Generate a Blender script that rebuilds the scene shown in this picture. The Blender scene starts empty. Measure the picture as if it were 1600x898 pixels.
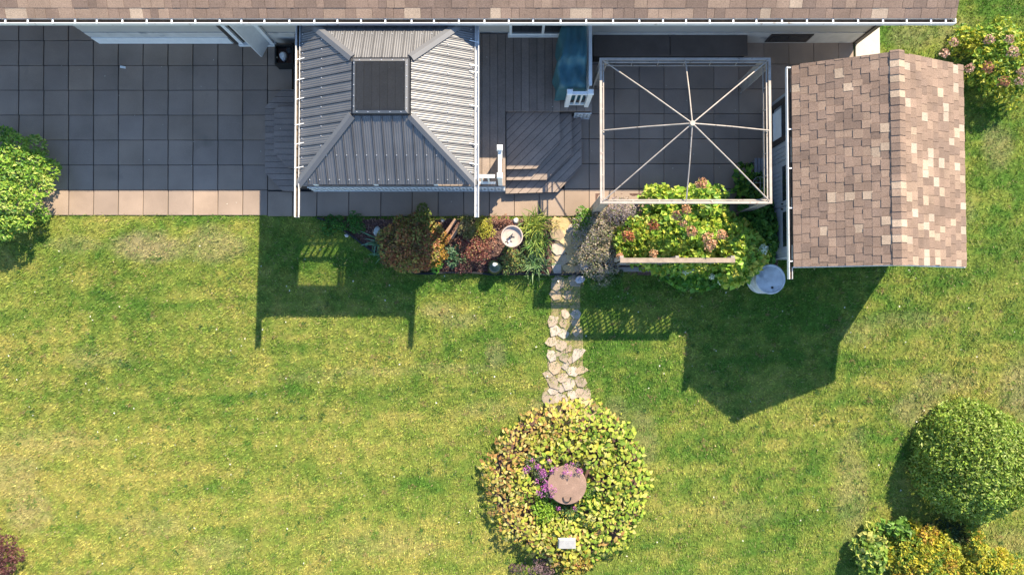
import bpy, math, random
import numpy as np
from mathutils import Vector, Matrix

# ---------------------------------------------------------------- camera, sky, sun, exposure
scene = bpy.context.scene
COL = scene.collection
CAM_H, F_PX = 16.7, 1066.7                 # drone height in metres, focal length in photo pixels (24 mm lens)
TILT = math.atan(28 / F_PX)
cam_data = bpy.data.cameras.new('camera')
cam_data.sensor_width = 36; cam_data.lens = 24; cam_data.clip_end = 500
cam = bpy.data.objects.new('camera', cam_data); COL.objects.link(cam)
cam.location = (0, 0, CAM_H); cam.rotation_euler = (TILT, 0, 0)
scene.camera = cam

SUN_TO = Vector((0.667, 1.085, 1.0)).normalized()      # towards the sun
SUN_EL = math.asin(SUN_TO.z)
SUN_AZ = math.atan2(SUN_TO.x, SUN_TO.y)
world = bpy.data.worlds.new('World'); scene.world = world; world.use_nodes = True
wn = world.node_tree.nodes; wl = world.node_tree.links
sky = wn.new('ShaderNodeTexSky'); sky.sky_type = 'NISHITA'; sky.sun_disc = False
sky.sun_elevation = SUN_EL; sky.sun_rotation = SUN_AZ; sky.air_density = 1.0; sky.dust_density = 0.0; sky.ozone_density = 3.0
wl.new(sky.outputs[0], wn['Background'].inputs[0]); wn['Background'].inputs[1].default_value = 0.128
sd = bpy.data.lights.new('sun', 'SUN'); sd.energy = 5.0; sd.angle = math.radians(0.5); sd.color = (1.0, 0.87, 0.66)
sun = bpy.data.objects.new('sun', sd); COL.objects.link(sun)
sun.rotation_euler = SUN_TO.to_track_quat('Z', 'Y').to_euler(); sun.location = (8, 13, 20)
scene.view_settings.view_transform = 'Standard'; scene.view_settings.look = 'None'
scene.view_settings.gamma = 1; scene.view_settings.exposure = 1.38

# ---------------------------------------------------------------- helpers
rnd = random.Random(7)
NP = np.random.default_rng(11)
SA, CA = math.sin(TILT), math.cos(TILT)

def W(px, py, z=0.0):                      # place seen at photo pixel px,py when it stands at height z
    u = (px - 800) / F_PX; v = (449 - py) / F_PX
    dx, dy, dz = u, v * CA + SA, v * SA - CA
    t = (z - CAM_H) / dz
    return Vector((dx * t, dy * t, z))

def gz(y):                                 # lawn height: level by the patio, falling away gently down the garden
    d = 1.6 - y
    if d <= 0: return -0.03
    if d < 4.5: return -0.03 - 0.1 * d
    return -0.48 - 0.025 * (d - 4.5)
gzv = np.vectorize(gz, otypes=[float])

def WG(px, py, dz=0.0):                    # place on the lawn
    z = 0.0
    for _ in range(8):
        p = W(px, py, z + dz); z = gz(p.y)
    return Vector((p.x, p.y, z + dz))

def srgb(r, g, b):
    f = lambda c: (c / 255) / 12.92 if c / 255 <= 0.04045 else ((c / 255 + 0.055) / 1.055) ** 2.4
    return (f(r), f(g), f(b))

WLOC = {}
def place(o, parent):
    if parent is not None:
        o.parent = parent
        o.matrix_parent_inverse = Matrix.Translation(-WLOC[parent.name])

def tag(o, label=None, cat=None, group=None, kind=None):
    if label: o['label'] = label
    if cat: o['category'] = cat
    if group: o['group'] = group
    if kind: o['kind'] = kind
    return o

def thing(name, label, cat, loc, group=None):
    o = bpy.data.objects.new(name, None); COL.objects.link(o)
    o.empty_display_size = 0.2; o.location = loc; WLOC[o.name] = Vector(loc)
    return tag(o, label, cat, group)

class MB:
    def __init__(s): s.v = []; s.f = []
    def poly(s, pts):
        i = len(s.v); s.v += [tuple(p) for p in pts]; s.f.append(tuple(range(i, i + len(pts)))); return s
    def hexa(s, b, t):                     # bottom ring, top ring (same count, counter-clockwise from above)
        n = len(b); i = len(s.v); s.v += [tuple(p) for p in b] + [tuple(p) for p in t]
        s.f.append(tuple(range(i + n - 1, i - 1, -1))); s.f.append(tuple(range(i + n, i + 2 * n)))
        for k in range(n):
            m = (k + 1) % n; s.f.append((i + k, i + m, i + n + m, i + n + k))
        return s
    def box(s, x0, x1, y0, y1, z0, z1):
        x0, x1 = min(x0, x1), max(x0, x1); y0, y1 = min(y0, y1), max(y0, y1); z0, z1 = min(z0, z1), max(z0, z1)
        r = [(x0, y0), (x1, y0), (x1, y1), (x0, y1)]
        return s.hexa([(x, y, z0) for x, y in r], [(x, y, z1) for x, y in r])
    def cbox(s, x0, x1, y0, y1, z0, z1, c=0.006):      # box with chamfered top edges
        x0, x1 = min(x0, x1), max(x0, x1); y0, y1 = min(y0, y1), max(y0, y1)
        R = lambda d: [(x0 + d, y0 + d), (x1 - d, y0 + d), (x1 - d, y1 - d), (x0 + d, y1 - d)]
        i = len(s.v)
        s.v += [(x, y, z0) for x, y in R(0)] + [(x, y, z1 - c) for x, y in R(0)] + [(x, y, z1) for x, y in R(c)]
        s.f.append((i + 3, i + 2, i + 1, i)); s.f.append((i + 8, i + 9, i + 10, i + 11))
        for a in (0, 4):
            for k in range(4):
                m = (k + 1) % 4; s.f.append((i + a + k, i + a + m, i + a + 4 + m, i + a + 4 + k))
        return s
    def prism(s, poly, z0, z1, c=0.0):
        if len(poly) < 3: return s
        A = sum(poly[k][0] * poly[(k + 1) % len(poly)][1] - poly[(k + 1) % len(poly)][0] * poly[k][1] for k in range(len(poly)))
        if A < 0: poly = poly[::-1]
        return s.hexa([(x, y, z0) for x, y in poly], [(x, y, z1) for x, y in poly])
    def bar(s, p, q, w, h, up=Vector((0, 0, 1))):      # box beam from p to q, w wide, h high
        p, q = Vector(p), Vector(q); d = (q - p).normalized()
        if abs(d.dot(up)) > 0.98: up = Vector((0, 1, 0))
        sx = d.cross(up).normalized() * (w / 2); sz = sx.cross(d).normalized() * (h / 2)
        return s.hexa([p - sx - sz, p + sx - sz, q + sx - sz, q - sx - sz], [p - sx + sz, p + sx + sz, q + sx + sz, q - sx + sz])
    def tube(s, p, q, r, n=8, r2=None):
        p, q = Vector(p), Vector(q); d = (q - p).normalized(); r2 = r if r2 is None else r2
        a = d.orthogonal().normalized(); b = d.cross(a)
        A = [p + (a * math.cos(t) + b * math.sin(t)) * r for t in (2 * math.pi * k / n for k in range(n))]
        B = [q + (a * math.cos(t) + b * math.sin(t)) * r2 for t in (2 * math.pi * k / n for k in range(n))]
        return s.hexa(A, B)
    def path(s, pts, r, n=6):
        for a, b in zip(pts, pts[1:]): s.tube(a, b, r, n)
        return s
    def lathe(s, c, prof, n=24, closed_top=True):      # prof: list of (radius, z) from the bottom up
        i = len(s.v); m = len(prof)
        for r, z in prof:
            s.v += [(c[0] + r * math.cos(2 * math.pi * k / n), c[1] + r * math.sin(2 * math.pi * k / n), c[2] + z) for k in range(n)]
        for j in range(m - 1):
            for k in range(n):
                k2 = (k + 1) % n; s.f.append((i + j * n + k, i + j * n + k2, i + (j + 1) * n + k2, i + (j + 1) * n + k))
        s.f.append(tuple(i + k for k in range(n - 1, -1, -1)))
        if closed_top: s.f.append(tuple(i + (m - 1) * n + k for k in range(n)))
        return s
    def build(s, name, mat, parent=None, smooth=False, color=None):
        v = np.array(s.v, dtype=float); lo, hi = v.min(0), v.max(0)
        org = Vector(((lo[0] + hi[0]) / 2, (lo[1] + hi[1]) / 2, lo[2]))
        me = bpy.data.meshes.new(name); me.from_pydata([tuple(p) for p in (v - np.array(org))], [], s.f); me.update()
        if smooth: me.polygons.foreach_set('use_smooth', [True] * len(me.polygons))
        me.materials.append(mat)
        o = bpy.data.objects.new(name, me); COL.objects.link(o); o.location = org; WLOC[o.name] = org
        if color: o.color = (*color, 1)
        place(o, parent)
        return o

def piece(name, me, loc, parent, color=None, scale=(1, 1, 1), rot=None):       # a piece that shares its mesh with its likes
    o = bpy.data.objects.new(name, me); COL.objects.link(o)
    o.location = loc; o.scale = scale; WLOC[o.name] = Vector(loc)
    if rot is not None: o.rotation_euler = rot
    if color: o.color = (*color, 1)
    place(o, parent)
    return o

def clip(poly, n, d):                      # keep the part with n.p <= d
    out = []
    for k in range(len(poly)):
        a, b = poly[k], poly[(k + 1) % len(poly)]
        da, db = n[0] * a[0] + n[1] * a[1] - d, n[0] * b[0] + n[1] * b[1] - d
        if da <= 0: out.append(a)
        if (da < 0 < db) or (db < 0 < da):
            t = da / (da - db); out.append((a[0] + (b[0] - a[0]) * t, a[1] + (b[1] - a[1]) * t))
    return out
def strip(poly, n, d0, d1): return clip(clip(poly, n, d1), (-n[0], -n[1]), -d0)

def vnoise(x, y, seed=0):                  # smooth value noise 0..1
    r = np.random.default_rng(seed).random((64, 64))
    xi = np.floor(x).astype(int); yi = np.floor(y).astype(int); fx = x - xi; fy = y - yi
    fx = fx * fx * (3 - 2 * fx); fy = fy * fy * (3 - 2 * fy)
    g = lambda i, j: r[i % 64, j % 64]
    return (g(xi, yi) * (1 - fx) + g(xi + 1, yi) * fx) * (1 - fy) + (g(xi, yi + 1) * (1 - fx) + g(xi + 1, yi + 1) * fx) * fy
def fbm(x, y, seed=0, o=4):
    s = 0; a = 0.5; t = 0
    for k in range(o):
        s = s + a * vnoise(x * 2 ** k + 7.3 * k, y * 2 ** k + 3.1 * k, seed + k); t += a; a *= 0.5
    return s / t

# ---------------------------------------------------------------- materials
def mat(name, color=(0.5, 0.5, 0.5), rough=0.7, metal=0.0, var=0.15, scale=6.0, fine=0.0, fine_scale=120.0, bump=0.0, bump_scale=80.0,
        src='const', transl=0.0, spec=0.5, stretch=None, blotch=None, coat=0.0):
    m = bpy.data.materials.new(name); m.use_nodes = True
    N, L = m.node_tree.nodes, m.node_tree.links
    b = N['Principled BSDF']; b.inputs['Roughness'].default_value = rough; b.inputs['Metallic'].default_value = metal
    b.inputs['Specular IOR Level'].default_value = spec
    if coat: b.inputs['Coat Weight'].default_value = coat
    if src == 'object':
        n = N.new('ShaderNodeObjectInfo'); base = n.outputs['Color']
    elif src == 'attr':
        n = N.new('ShaderNodeAttribute'); n.attribute_name = 'Col'; base = n.outputs['Color']
    else:
        n = N.new('ShaderNodeRGB'); n.outputs[0].default_value = (*color, 1); base = n.outputs[0]
    geo = N.new('ShaderNodeNewGeometry'); pos = geo.outputs['Position']
    if stretch:
        mp = N.new('ShaderNodeMapping'); mp.inputs['Scale'].default_value = stretch; L.new(pos, mp.inputs[0]); pos = mp.outputs[0]
    def noise(sc, det):
        t = N.new('ShaderNodeTexNoise'); t.inputs['Scale'].default_value = sc; t.inputs['Detail'].default_value = det; L.new(pos, t.inputs['Vector']); return t.outputs['Fac']
    def mul(base, fac, amt):
        mr = N.new('ShaderNodeMapRange'); mr.inputs['From Min'].default_value = 0.25; mr.inputs['From Max'].default_value = 0.75
        mr.inputs['To Min'].default_value = 1 - amt; mr.inputs['To Max'].default_value = 1 + amt; L.new(fac, mr.inputs['Value'])
        mx = N.new('ShaderNodeVectorMath'); mx.operation = 'SCALE'; L.new(base, mx.inputs[0]); L.new(mr.outputs[0], mx.inputs['Scale']); return mx.outputs[0]
    if var: base = mul(base, noise(scale, 5), var)
    if fine: base = mul(base, noise(fine_scale, 2), fine)
    if blotch:                              # stains: (colour, noise scale, threshold)
        c, sc, th = blotch
        mr = N.new('ShaderNodeMapRange'); mr.inputs['From Min'].default_value = th; mr.inputs['From Max'].default_value = th + 0.12; L.new(noise(sc, 6), mr.inputs['Value'])
        mx = N.new('ShaderNodeMix'); mx.data_type = 'RGBA'; L.new(mr.outputs[0], mx.inputs['Factor']); L.new(base, mx.inputs['A']); mx.inputs['B'].default_value = (*c, 1); base = mx.outputs['Result']
    L.new(base, b.inputs['Base Color'])
    if bump:
        bp = N.new('ShaderNodeBump'); bp.inputs['Strength'].default_value = bump; bp.inputs['Distance'].default_value = 0.01
        L.new(noise(bump_scale, 3), bp.inputs['Height']); L.new(bp.outputs[0], b.inputs['Normal'])
    if transl:
        tr = N.new('ShaderNodeBsdfTranslucent'); L.new(base, tr.inputs['Color'])
        ms = N.new('ShaderNodeMixShader'); ms.inputs[0].default_value = transl
        L.new(b.outputs[0], ms.inputs[1]); L.new(tr.outputs[0], ms.inputs[2]); L.new(ms.outputs[0], N['Material Output'].inputs['Surface'])
    return m

M = {}
M['soil'] = mat('lawn_soil', src='attr', rough=0.95, var=0.25, scale=9, fine=0.35, fine_scale=60, spec=0.1)
M['grass'] = mat('grass_blades', src='attr', rough=0.6, var=0.0, transl=0.25, spec=0.25)
M['leaf'] = mat('leaves', src='attr', rough=0.5, var=0.0, transl=0.33, spec=0.4)
M['big_leaf'] = mat('hosta_leaves', src='object', rough=0.6, var=0.22, scale=45, transl=0.28, spec=0.25)
M['paver'] = mat('pavers', src='object', rough=0.85, var=0.15, scale=1.6, fine=0.12, fine_scale=90, bump=0.25, bump_scale=120, spec=0.25, blotch=((.20, .155, .12), 1.1, .66))
M['joint'] = mat('paver_joint_sand', (0.035, 0.032, 0.03), rough=0.95, var=0.3, scale=12)
M['concrete'] = mat('pale_concrete', (0.50, 0.45, 0.38), rough=0.9, var=0.1, scale=5, fine=0.08, blotch=((0.42, 0.36, 0.29), 5, 0.60), spec=0.2)
M['deck'] = mat('deck_boards', src='object', rough=0.7, var=0.14, scale=3, fine=0.12, fine_scale=30, stretch=(1, 1, 1), spec=0.3)
M['shingle'] = mat('shingles', src='object', rough=0.9, var=0.18, scale=1.8, fine=0.32, fine_scale=60, bump=0.4, bump_scale=140, spec=0.2)
M['shingle_attr'] = mat('shingles_far_slope', src='attr', rough=0.9, var=0.18, scale=1.8, fine=0.32, fine_scale=60, bump=0.4, bump_scale=140, spec=0.2)
M['roof_deck'] = mat('roof_felt', (0.10, 0.075, 0.06), rough=0.95, var=0.2, scale=8)
M['white'] = mat('white_paint', (0.78, 0.78, 0.76), rough=0.45, var=0.06, scale=8, fine=0.05, fine_scale=50)
M['gutter'] = mat('gutter_aluminium', (0.66, 0.65, 0.63), rough=0.45, var=0.08, scale=5, blotch=((0.30, 0.24, 0.19), 9, 0.63))
M['gutter_dirt'] = mat('gutter_silt', (0.09, 0.065, 0.045), rough=0.95, var=0.5, scale=10, fine=0.4, fine_scale=50)
M['siding'] = mat('house_siding', (0.40, 0.37, 0.33), rough=0.7, var=0.07, scale=3)
M['stucco'] = mat('foundation_parging', (0.52, 0.49, 0.45), rough=0.9, var=0.14, scale=4, fine=0.1, blotch=((0.25, 0.25, 0.25), 2.5, 0.60))
M['shed_siding'] = mat('shed_siding', (0.33, 0.34, 0.35), rough=0.6, var=0.06, scale=4)
M['glass'] = mat('window_glass', (0.02, 0.025, 0.03), rough=0.06, var=0, spec=0.8)
M['dark_trim'] = mat('dark_brown_trim', (0.045, 0.035, 0.03), rough=0.6, var=0.15)
M['black'] = mat('black_plastic', (0.012, 0.012, 0.012), rough=0.5, var=0.2, spec=0.4)
M['metal_roof'] = mat('grey_metal_roof', (0.145, 0.141, 0.141), rough=0.42, metal=0.38, var=0.16, scale=2.2, spec=0.5)
M['metal_cap'] = mat('grey_metal_caps', (0.155, 0.152, 0.152), rough=0.42, metal=0.35, var=0.05, scale=4, spec=0.5)
M['cupola'] = mat('dark_roof_cap', (0.035, 0.037, 0.042), rough=0.75, var=0.15, scale=3.5, spec=0.25)
def smoked():                              # smoke-tinted polycarbonate sheet
    m = bpy.data.materials.new('smoked_polycarbonate'); m.use_nodes = True; N, L = m.node_tree.nodes, m.node_tree.links
    t = N.new('ShaderNodeBsdfTransparent'); t.inputs[0].default_value = (1, 1, 1, 1); d = N['Principled BSDF']; d.inputs['Base Color'].default_value = (.045, .046, .05, 1); d.inputs['Roughness'].default_value = .45
    x = N.new('ShaderNodeMixShader'); x.inputs[0].default_value = .13; L.new(t.outputs[0], x.inputs[1]); L.new(d.outputs[0], x.inputs[2]); L.new(x.outputs[0], N['Material Output'].inputs['Surface']); return m
M['smoked'] = smoked()
M['steel'] = mat('bright_screws', (0.75, 0.75, 0.75), rough=0.3, metal=0.6, var=0)
M['post'] = mat('dark_aluminium', (0.06, 0.06, 0.065), rough=0.5, var=0.1)
M['frame'] = mat('canopy_frame_paint', (0.37, 0.32, 0.275), rough=0.5, var=0.2, scale=6, blotch=((0.17, 0.115, 0.09), 11, 0.61))
M['cover'] = mat('teal_grill_cover', (0.03, 0.11, 0.135), rough=0.55, var=0.25, scale=3, fine=0.08, bump=0.3, bump_scale=25)
M['rubber'] = mat('dark_mat', (0.115, 0.092, 0.078), rough=0.85, var=0.14, scale=3, fine=0.12, spec=0.2)
M['wood'] = mat('weathered_wood', (0.29, 0.225, 0.17), rough=0.85, var=0.25, scale=9, fine=0.2, fine_scale=70)
M['grey_wood'] = mat('grey_weathered_wood', (0.30, 0.27, 0.24), rough=0.9, var=0.25, scale=9, fine=0.2, fine_scale=70)
M['plank'] = mat('reddish_plank', (0.36, 0.22, 0.14), rough=0.85, var=0.2, scale=8)
M['mulch'] = mat('bark_mulch', (0.10, 0.055, 0.045), rough=0.95, var=0.4, scale=10, fine=0.5, fine_scale=60)
M['chips'] = mat('bark_chips', src='attr', rough=0.95, var=0.2, scale=20)
M['sand'] = mat('path_sand', (0.26, 0.21, 0.10), rough=0.95, var=0.25, scale=6, fine=0.25, fine_scale=60, spec=0.1)
M['stone'] = mat('flagstones', src='object', rough=0.85, var=0.18, scale=9, fine=0.15, fine_scale=70, bump=0.5, bump_scale=30, spec=0.25)
M['barrel'] = mat('galvanised_barrel', (0.52, 0.54, 0.56), rough=0.55, var=0.25, scale=5, fine=0.1, blotch=((0.28, 0.30, 0.33), 4, 0.60))
M['rust'] = mat('rusty_brown_steel', (0.235, 0.150, 0.108), rough=0.8, var=0.15, scale=5, fine=0.2, fine_scale=45, blotch=((0.33, 0.22, 0.16), 8, 0.62))
M['birdbath'] = mat('cast_stone', (0.42, 0.34, 0.29), rough=0.9, var=0.15, scale=9, fine=0.15)
M['bark'] = mat('bark', (0.10, 0.07, 0.05), rough=0.95, var=0.3, scale=14)
M['petal'] = mat('flower_heads', src='attr', rough=0.8, var=0.0, transl=0.15, spec=0.2)
M['wire'] = mat('bare_wire', (0.25, 0.24, 0.23), rough=0.5, metal=0.5, var=0.1)

def structure(o): o['kind'] = 'structure'; return o

# ---------------------------------------------------------------- lawn
PATIO_Y = W(400, 336).y                    # lower edge of the patio
BED = [WG(*p).to_2d() for p in [(498, 341), (535, 358), (565, 378), (605, 407), (650, 425), (700, 425), (770, 427), (850, 428), (965, 426), (1010, 428),
       (1100, 430), (1170, 440), (1215, 440), (1215, 300), (930, 300), (928, 341), (498, 341)]]
RC = WG(889, 752).to_2d(); RR = 2.0        # round bed
def inside(poly, x, y):
    c = np.zeros(x.shape, bool); n = len(poly)
    for i in range(n):
        (x1, y1), (x2, y2) = poly[i], poly[(i + 1) % n]
        if y1 == y2: continue
        c ^= ((y1 > y) != (y2 > y)) & (x < (x2 - x1) * (y - y1) / (y2 - y1) + x1)
    return c
PATH_PTS = [(888, 430, 24), (884, 470, 22), (884, 505, 24), (884, 545, 26), (884, 585, 28), (886, 620, 36), (898, 640, 44), (900, 660, 46)]
PATHC = [(WG(a, b).to_2d(), w / 63.0) for a, b, w in PATH_PTS]
def path_in(x, y, grow=0.0):
    ys = np.array([c.y for c, w in PATHC][::-1]); xs = np.array([c.x for c, w in PATHC][::-1]); ws = np.array([w for c, w in PATHC][::-1])
    return (y < ys[-1]) & (y > ys[0]) & (np.abs(x - np.interp(y, ys, xs)) < np.interp(y, ys, ws) + grow)

# dry and bare patches: pixel centre, radii, strength
PATCH = [(240, 385, 55, 22, .95), (330, 380, 50, 25, .6), (690, 485, 30, 14, .5), (720, 500, 40, 12, .4), (775, 555, 14, 22, .55), (150, 560, 50, 16, .35), (1590, 610, 30, 50, .7),
         (1440, 640, 40, 30, .55), (1480, 600, 50, 16, .5), (1330, 760, 26, 80, .45), (1430, 60, 40, 22, .5), (1490, 60, 30, 40, .5), (1560, 230, 24, 30, .55), (1500, 330, 25, 30, .3), (1350, 520, 40, 18, .3),
         (45, 800, 35, 35, .6), (20, 740, 40, 40, .45), (1000, 690, 26, 50, .45), (770, 640, 50, 14, .25), (240, 820, 60, 20, .3), (70, 690, 90, 20, .3), (860, 640, 40, 20, .6), (960, 655, 20, 30, .5),
         (600, 850, 90, 22, .25), (1150, 800, 60, 20, .2), (330, 860, 50, 22, .3), (1560, 850, 60, 30, .3), (120, 380, 40, 12, .4), (1420, 500, 70, 12, .3), (560, 580, 80, 8, .3), (480, 590, 60, 6, .3), (700, 575, 60, 8, .3)]
GREEN = [(450, 590, 60, 40, .6), (330, 640, 60, 40, .7), (150, 560, 30, 14, .4), (450, 640, 60, 30, .5), (170, 470, 60, 20, .4), (740, 540, 60, 30, .5), (1000, 600, 90, 60, .45), (640, 780, 90, 60, .25),
         (520, 420, 120, 60, .8), (1180, 520, 170, 90, .8), (1400, 60, 40, 30, .6), (1550, 290, 40, 60, .35), (800, 520, 60, 60, .5), (1100, 700, 100, 50, .35), (1400, 690, 30, 60, .4)]
PATCHW = [(WG(a, b).to_2d(), c / 62, d / 62, s) for a, b, c, d, s in PATCH]
GREENW = [(WG(a, b).to_2d(), c / 62, d / 62, s) for a, b, c, d, s in GREEN]
C_GREEN = np.array((0.105, 0.215, 0.030)); C_MID = np.array((0.262, 0.318, 0.058)); C_YEL = np.array((0.42, 0.385, 0.095)); C_DRY = np.array((0.45, 0.36, 0.19))
def lawn_dry(x, y):
    n1 = fbm(x * 0.45 + 20, y * 0.55 + 20, 3); n2 = fbm(x * 1.6 + 9, y * 2.2 + 40, 13)
    st = fbm(x * 0.35 + y * 0.05, y * 4.2 - x * 0.22, 23) + .35 * (fbm(x * .6, y * 11 - x * .6, 29) - .5)              # mower passes run nearly across the picture
    fine = fbm(x * 5, y * 5, 33, 4)
    d = 0.45 + 0.75 * (n1 - 0.5) + 0.75 * (n2 - 0.5) + 0.75 * (st - 0.5) + 0.95 * (fine - 0.5)
    d = d + 0.18 * np.clip((-x - 1.0) / 9, -0.5, 1) + 0.14 * np.clip((-y - 1) / 5, -1, 1)
    for (c, rx, ry, s) in GREENW: d = d - 0.42 * s * np.exp(-(((x - c[0]) / rx) ** 2 + ((y - c[1]) / ry) ** 2))
    p = np.zeros_like(x)
    for (c, rx, ry, s) in PATCHW:
        r = ((x - c[0]) / rx) ** 2 + ((y - c[1]) / ry) ** 2 + 1.6 * (n2 - 0.5) + 1.4 * (fine - 0.5)
        p = np.maximum(p, .8 * s * np.clip(1.5 - r, 0, 1) * np.clip(.3 + 1.5 * fine - .15, 0, 1))
    return np.clip(d, 0, 1), p
def lawn_col(x, y):
    d, p = lawn_dry(x, y); d = d[..., None]; p = p[..., None]
    c = np.where(d < 0.5, C_GREEN + (C_MID - C_GREEN) * d * 2, C_MID + (C_YEL - C_MID) * (d - 0.5) * 2)
    return (c + (C_DRY - c) * p) * 1.1

def np_mesh(name, V, tris, mt, parent=None, cols=None, kind=None, quads=False, smooth=False):
    V = np.asarray(V, float); lo, hi = V.min(0), V.max(0); org = np.array(((lo[0] + hi[0]) / 2, (lo[1] + hi[1]) / 2, lo[2]))
    me = bpy.data.meshes.new(name); k = tris.shape[1]; n = len(tris)
    me.vertices.add(len(V)); me.vertices.foreach_set('co', (V - org).astype(np.float32).ravel())
    me.loops.add(n * k); me.loops.foreach_set('vertex_index', tris.astype(np.int32).ravel())
    me.polygons.add(n); me.polygons.foreach_set('loop_start', np.arange(0, n * k, k, dtype=np.int32))
    if cols is not None:
        at = me.attributes.new('Col', 'FLOAT_COLOR', 'POINT'); at.data.foreach_set('color', np.c_[cols, np.ones(len(cols))].astype(np.float32).ravel())
    me.update(calc_edges=True); me.validate()
    if not smooth: me.shade_flat()
    me.materials.append(mt)
    o = bpy.data.objects.new(name, me); COL.objects.link(o); o.location = org; WLOC[o.name] = Vector(org); place(o, parent)
    if kind: o['kind'] = kind
    return o

def build_lawn():
    xs = np.unique(np.r_[np.linspace(-70, -14, 15), np.arange(-14, 14.01, 0.1), np.linspace(14, 70, 15)])
    ys = np.unique(np.r_[np.linspace(-70, -9, 15), np.arange(-9, 9.01, 0.1), np.linspace(9, 70, 15)])
    X, Y = np.meshgrid(xs, ys); Z = gzv(Y) + 0.03 * (fbm(X * 1.5 + 5, Y * 1.5 + 5, 5) - 0.5) * (Y < 1.3)
    Z = np.where(np.abs(X) > 30, Z, Z); cols = lawn_col(X, Y) * np.array((0.50, 0.50, 0.52))
    nx = len(xs); i = np.arange(len(ys) - 1)[:, None] * nx + np.arange(nx - 1)[None, :]
    q = np.stack([i, i + 1, i + nx + 1, i + nx], -1).reshape(-1, 4)
    structure(np_mesh('lawn', np.c_[X.ravel(), Y.ravel(), Z.ravel()], q, M['soil'], cols=cols.reshape(-1, 3), smooth=True))
build_lawn()

def build_grass():
    n = 190000
    x = NP.uniform(-13.6, 13.6, n); y = NP.uniform(-7.9, 8.4, n)
    keep = (y < PATIO_Y + .05 * fbm(x * 5, x * 0 + 3, 77) - .02) | (x > W(1375, 60).x + 0.02)
    keep &= ~inside(BED, x, y) & ((x - RC[0]) ** 2 + (y - RC[1]) ** 2 > (RR - 0.15) ** 2)
    keep &= ~((x > 6.4) & (x < 9.1) & (y > 1.2) & (y < 4.7))            # under the shed
    pi = path_in(x, y, 0.0); keep &= ~(pi & (NP.random(n) < np.where(y < WG(890, 618).y, 0.85, 0.25)))
    d, p = lawn_dry(x, y); keep &= NP.random(n) > 0.25 * p
    x, y = x[keep], y[keep]; n = len(x); c = lawn_col(x, y) * np.clip(NP.lognormal(0, .30, (n, 1)), .4, 1.4)
    B = 4
    wx, wy = NP.uniform(-12.6, 12.6, 900), NP.uniform(-7, 1.2, 900); ok = ~inside(BED, wx, wy) & ((wx - RC[0]) ** 2 + (wy - RC[1]) ** 2 > RR ** 2) & ~path_in(wx, wy, .1)
    wx, wy = wx[ok], wy[ok]; wk = np.repeat(np.arange(len(wx)), 9); wsz = NP.uniform(.015, .07, len(wx))       # coarse clumps and broadleaf weeds
    wcol = np.array([(.075, .17, .03), (.13, .27, .035), (.06, .14, .04), (.24, .33, .05), (.30, .22, .10)])[NP.integers(0, 5, len(wx))]
    x = np.r_[x, wx[wk] + NP.normal(0, 1, len(wk)) * wsz[wk] * 1.4]; y = np.r_[y, wy[wk] + NP.normal(0, 1, len(wk)) * wsz[wk]]; c = np.r_[c, wcol[wk]]; n = len(x)
    X = np.repeat(x, B) + NP.normal(0, 0.014, n * B); Y = np.repeat(y, B) + NP.normal(0, 0.014, n * B); Z = gzv(Y)
    th = NP.uniform(0, 2 * np.pi, n * B); lean = NP.uniform(0.25, 1.25, n * B); ln = NP.uniform(0.04, 0.095, n * B)
    dx, dy, dz = np.cos(th) * np.sin(lean), np.sin(th) * np.sin(lean), np.cos(lean)
    wv = NP.uniform(0.004, 0.009, n * B); px, py = -np.sin(th) * wv, np.cos(th) * wv
    P0 = np.c_[X - px, Y - py, Z]; P1 = np.c_[X + px, Y + py, Z]; P2 = np.c_[X + dx * ln, Y + dy * ln, Z + dz * ln]
    V = np.stack([P0, P1, P2], 1).reshape(-1, 3); T = np.arange(len(V)).reshape(-1, 3)
    j = NP.uniform(0.70, 1.20, (n * B, 1)); cc = np.repeat(c, B, 0) * j
    s = NP.random(n * B); cc = np.where((s < 0.045)[:, None], C_DRY * .9, cc); cc = np.where((s > 0.94)[:, None], C_GREEN * 1.3, cc)
    o = np_mesh('grass', V, T, M['grass'], cols=np.repeat(cc, 3, 0)); tag(o, 'short mown grass of the lawn with yellowing and straw patches', 'grass', kind='stuff')
build_grass()

# ---------------------------------------------------------------- patio
unit_paver = MB().cbox(-0.5, 0.5, -0.5, 0.5, -0.05, 0.0, 0.008)
_me = unit_paver.build('paver_proto', M['paver']); PAVER_ME = _me.data; bpy.data.objects.remove(_me)
for v in PAVER_ME.vertices:                # keep the origin at the top face's centre
    v.co.z -= 0.05
patio = structure(MB().box(-14, W(1374, 60).x - 0.62, PATIO_Y, 9.0, -0.20, -0.028).build('patio', M['joint']))
def paver(px0, px1, py0, py1, tint=1.0):
    a, b = W(px0, py1), W(px1, py0)
    if b.x - a.x < 0.05: return
    j = rnd.uniform(0.90, 1.06) * tint; k = rnd.uniform(-0.006, 0.006)
    g = 0.012
    piece('paver', PAVER_ME, ((a.x + b.x) / 2, (a.y + b.y) / 2, rnd.uniform(-0.005, 0.004)), patio, ((0.285 + k) * j, 0.215 * j, (0.165 - k) * j),
          (b.x - a.x - g, b.y - a.y - g, 1), (rnd.uniform(-.006, .006), rnd.uniform(-.006, .006), rnd.uniform(-.008, .008)))
ROWS = [24.5, 63.5, 102.5, 141.2, 180, 219, 258, 297, 336.5]
for j in range(8):
    for i in range(12):
        x0 = 418 - 38.9 * (i + 1)
        paver(x0, x0 + 38.9, ROWS[j], ROWS[j + 1])
XF = [418, 457, 495, 545, 595, 644, 684.5, 724.6, 764.6]
for i in range(8): paver(XF[i], XF[i + 1], 299, 338)
for j in range(7): paver(418, 457, ROWS[j], ROWS[j + 1])
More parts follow.
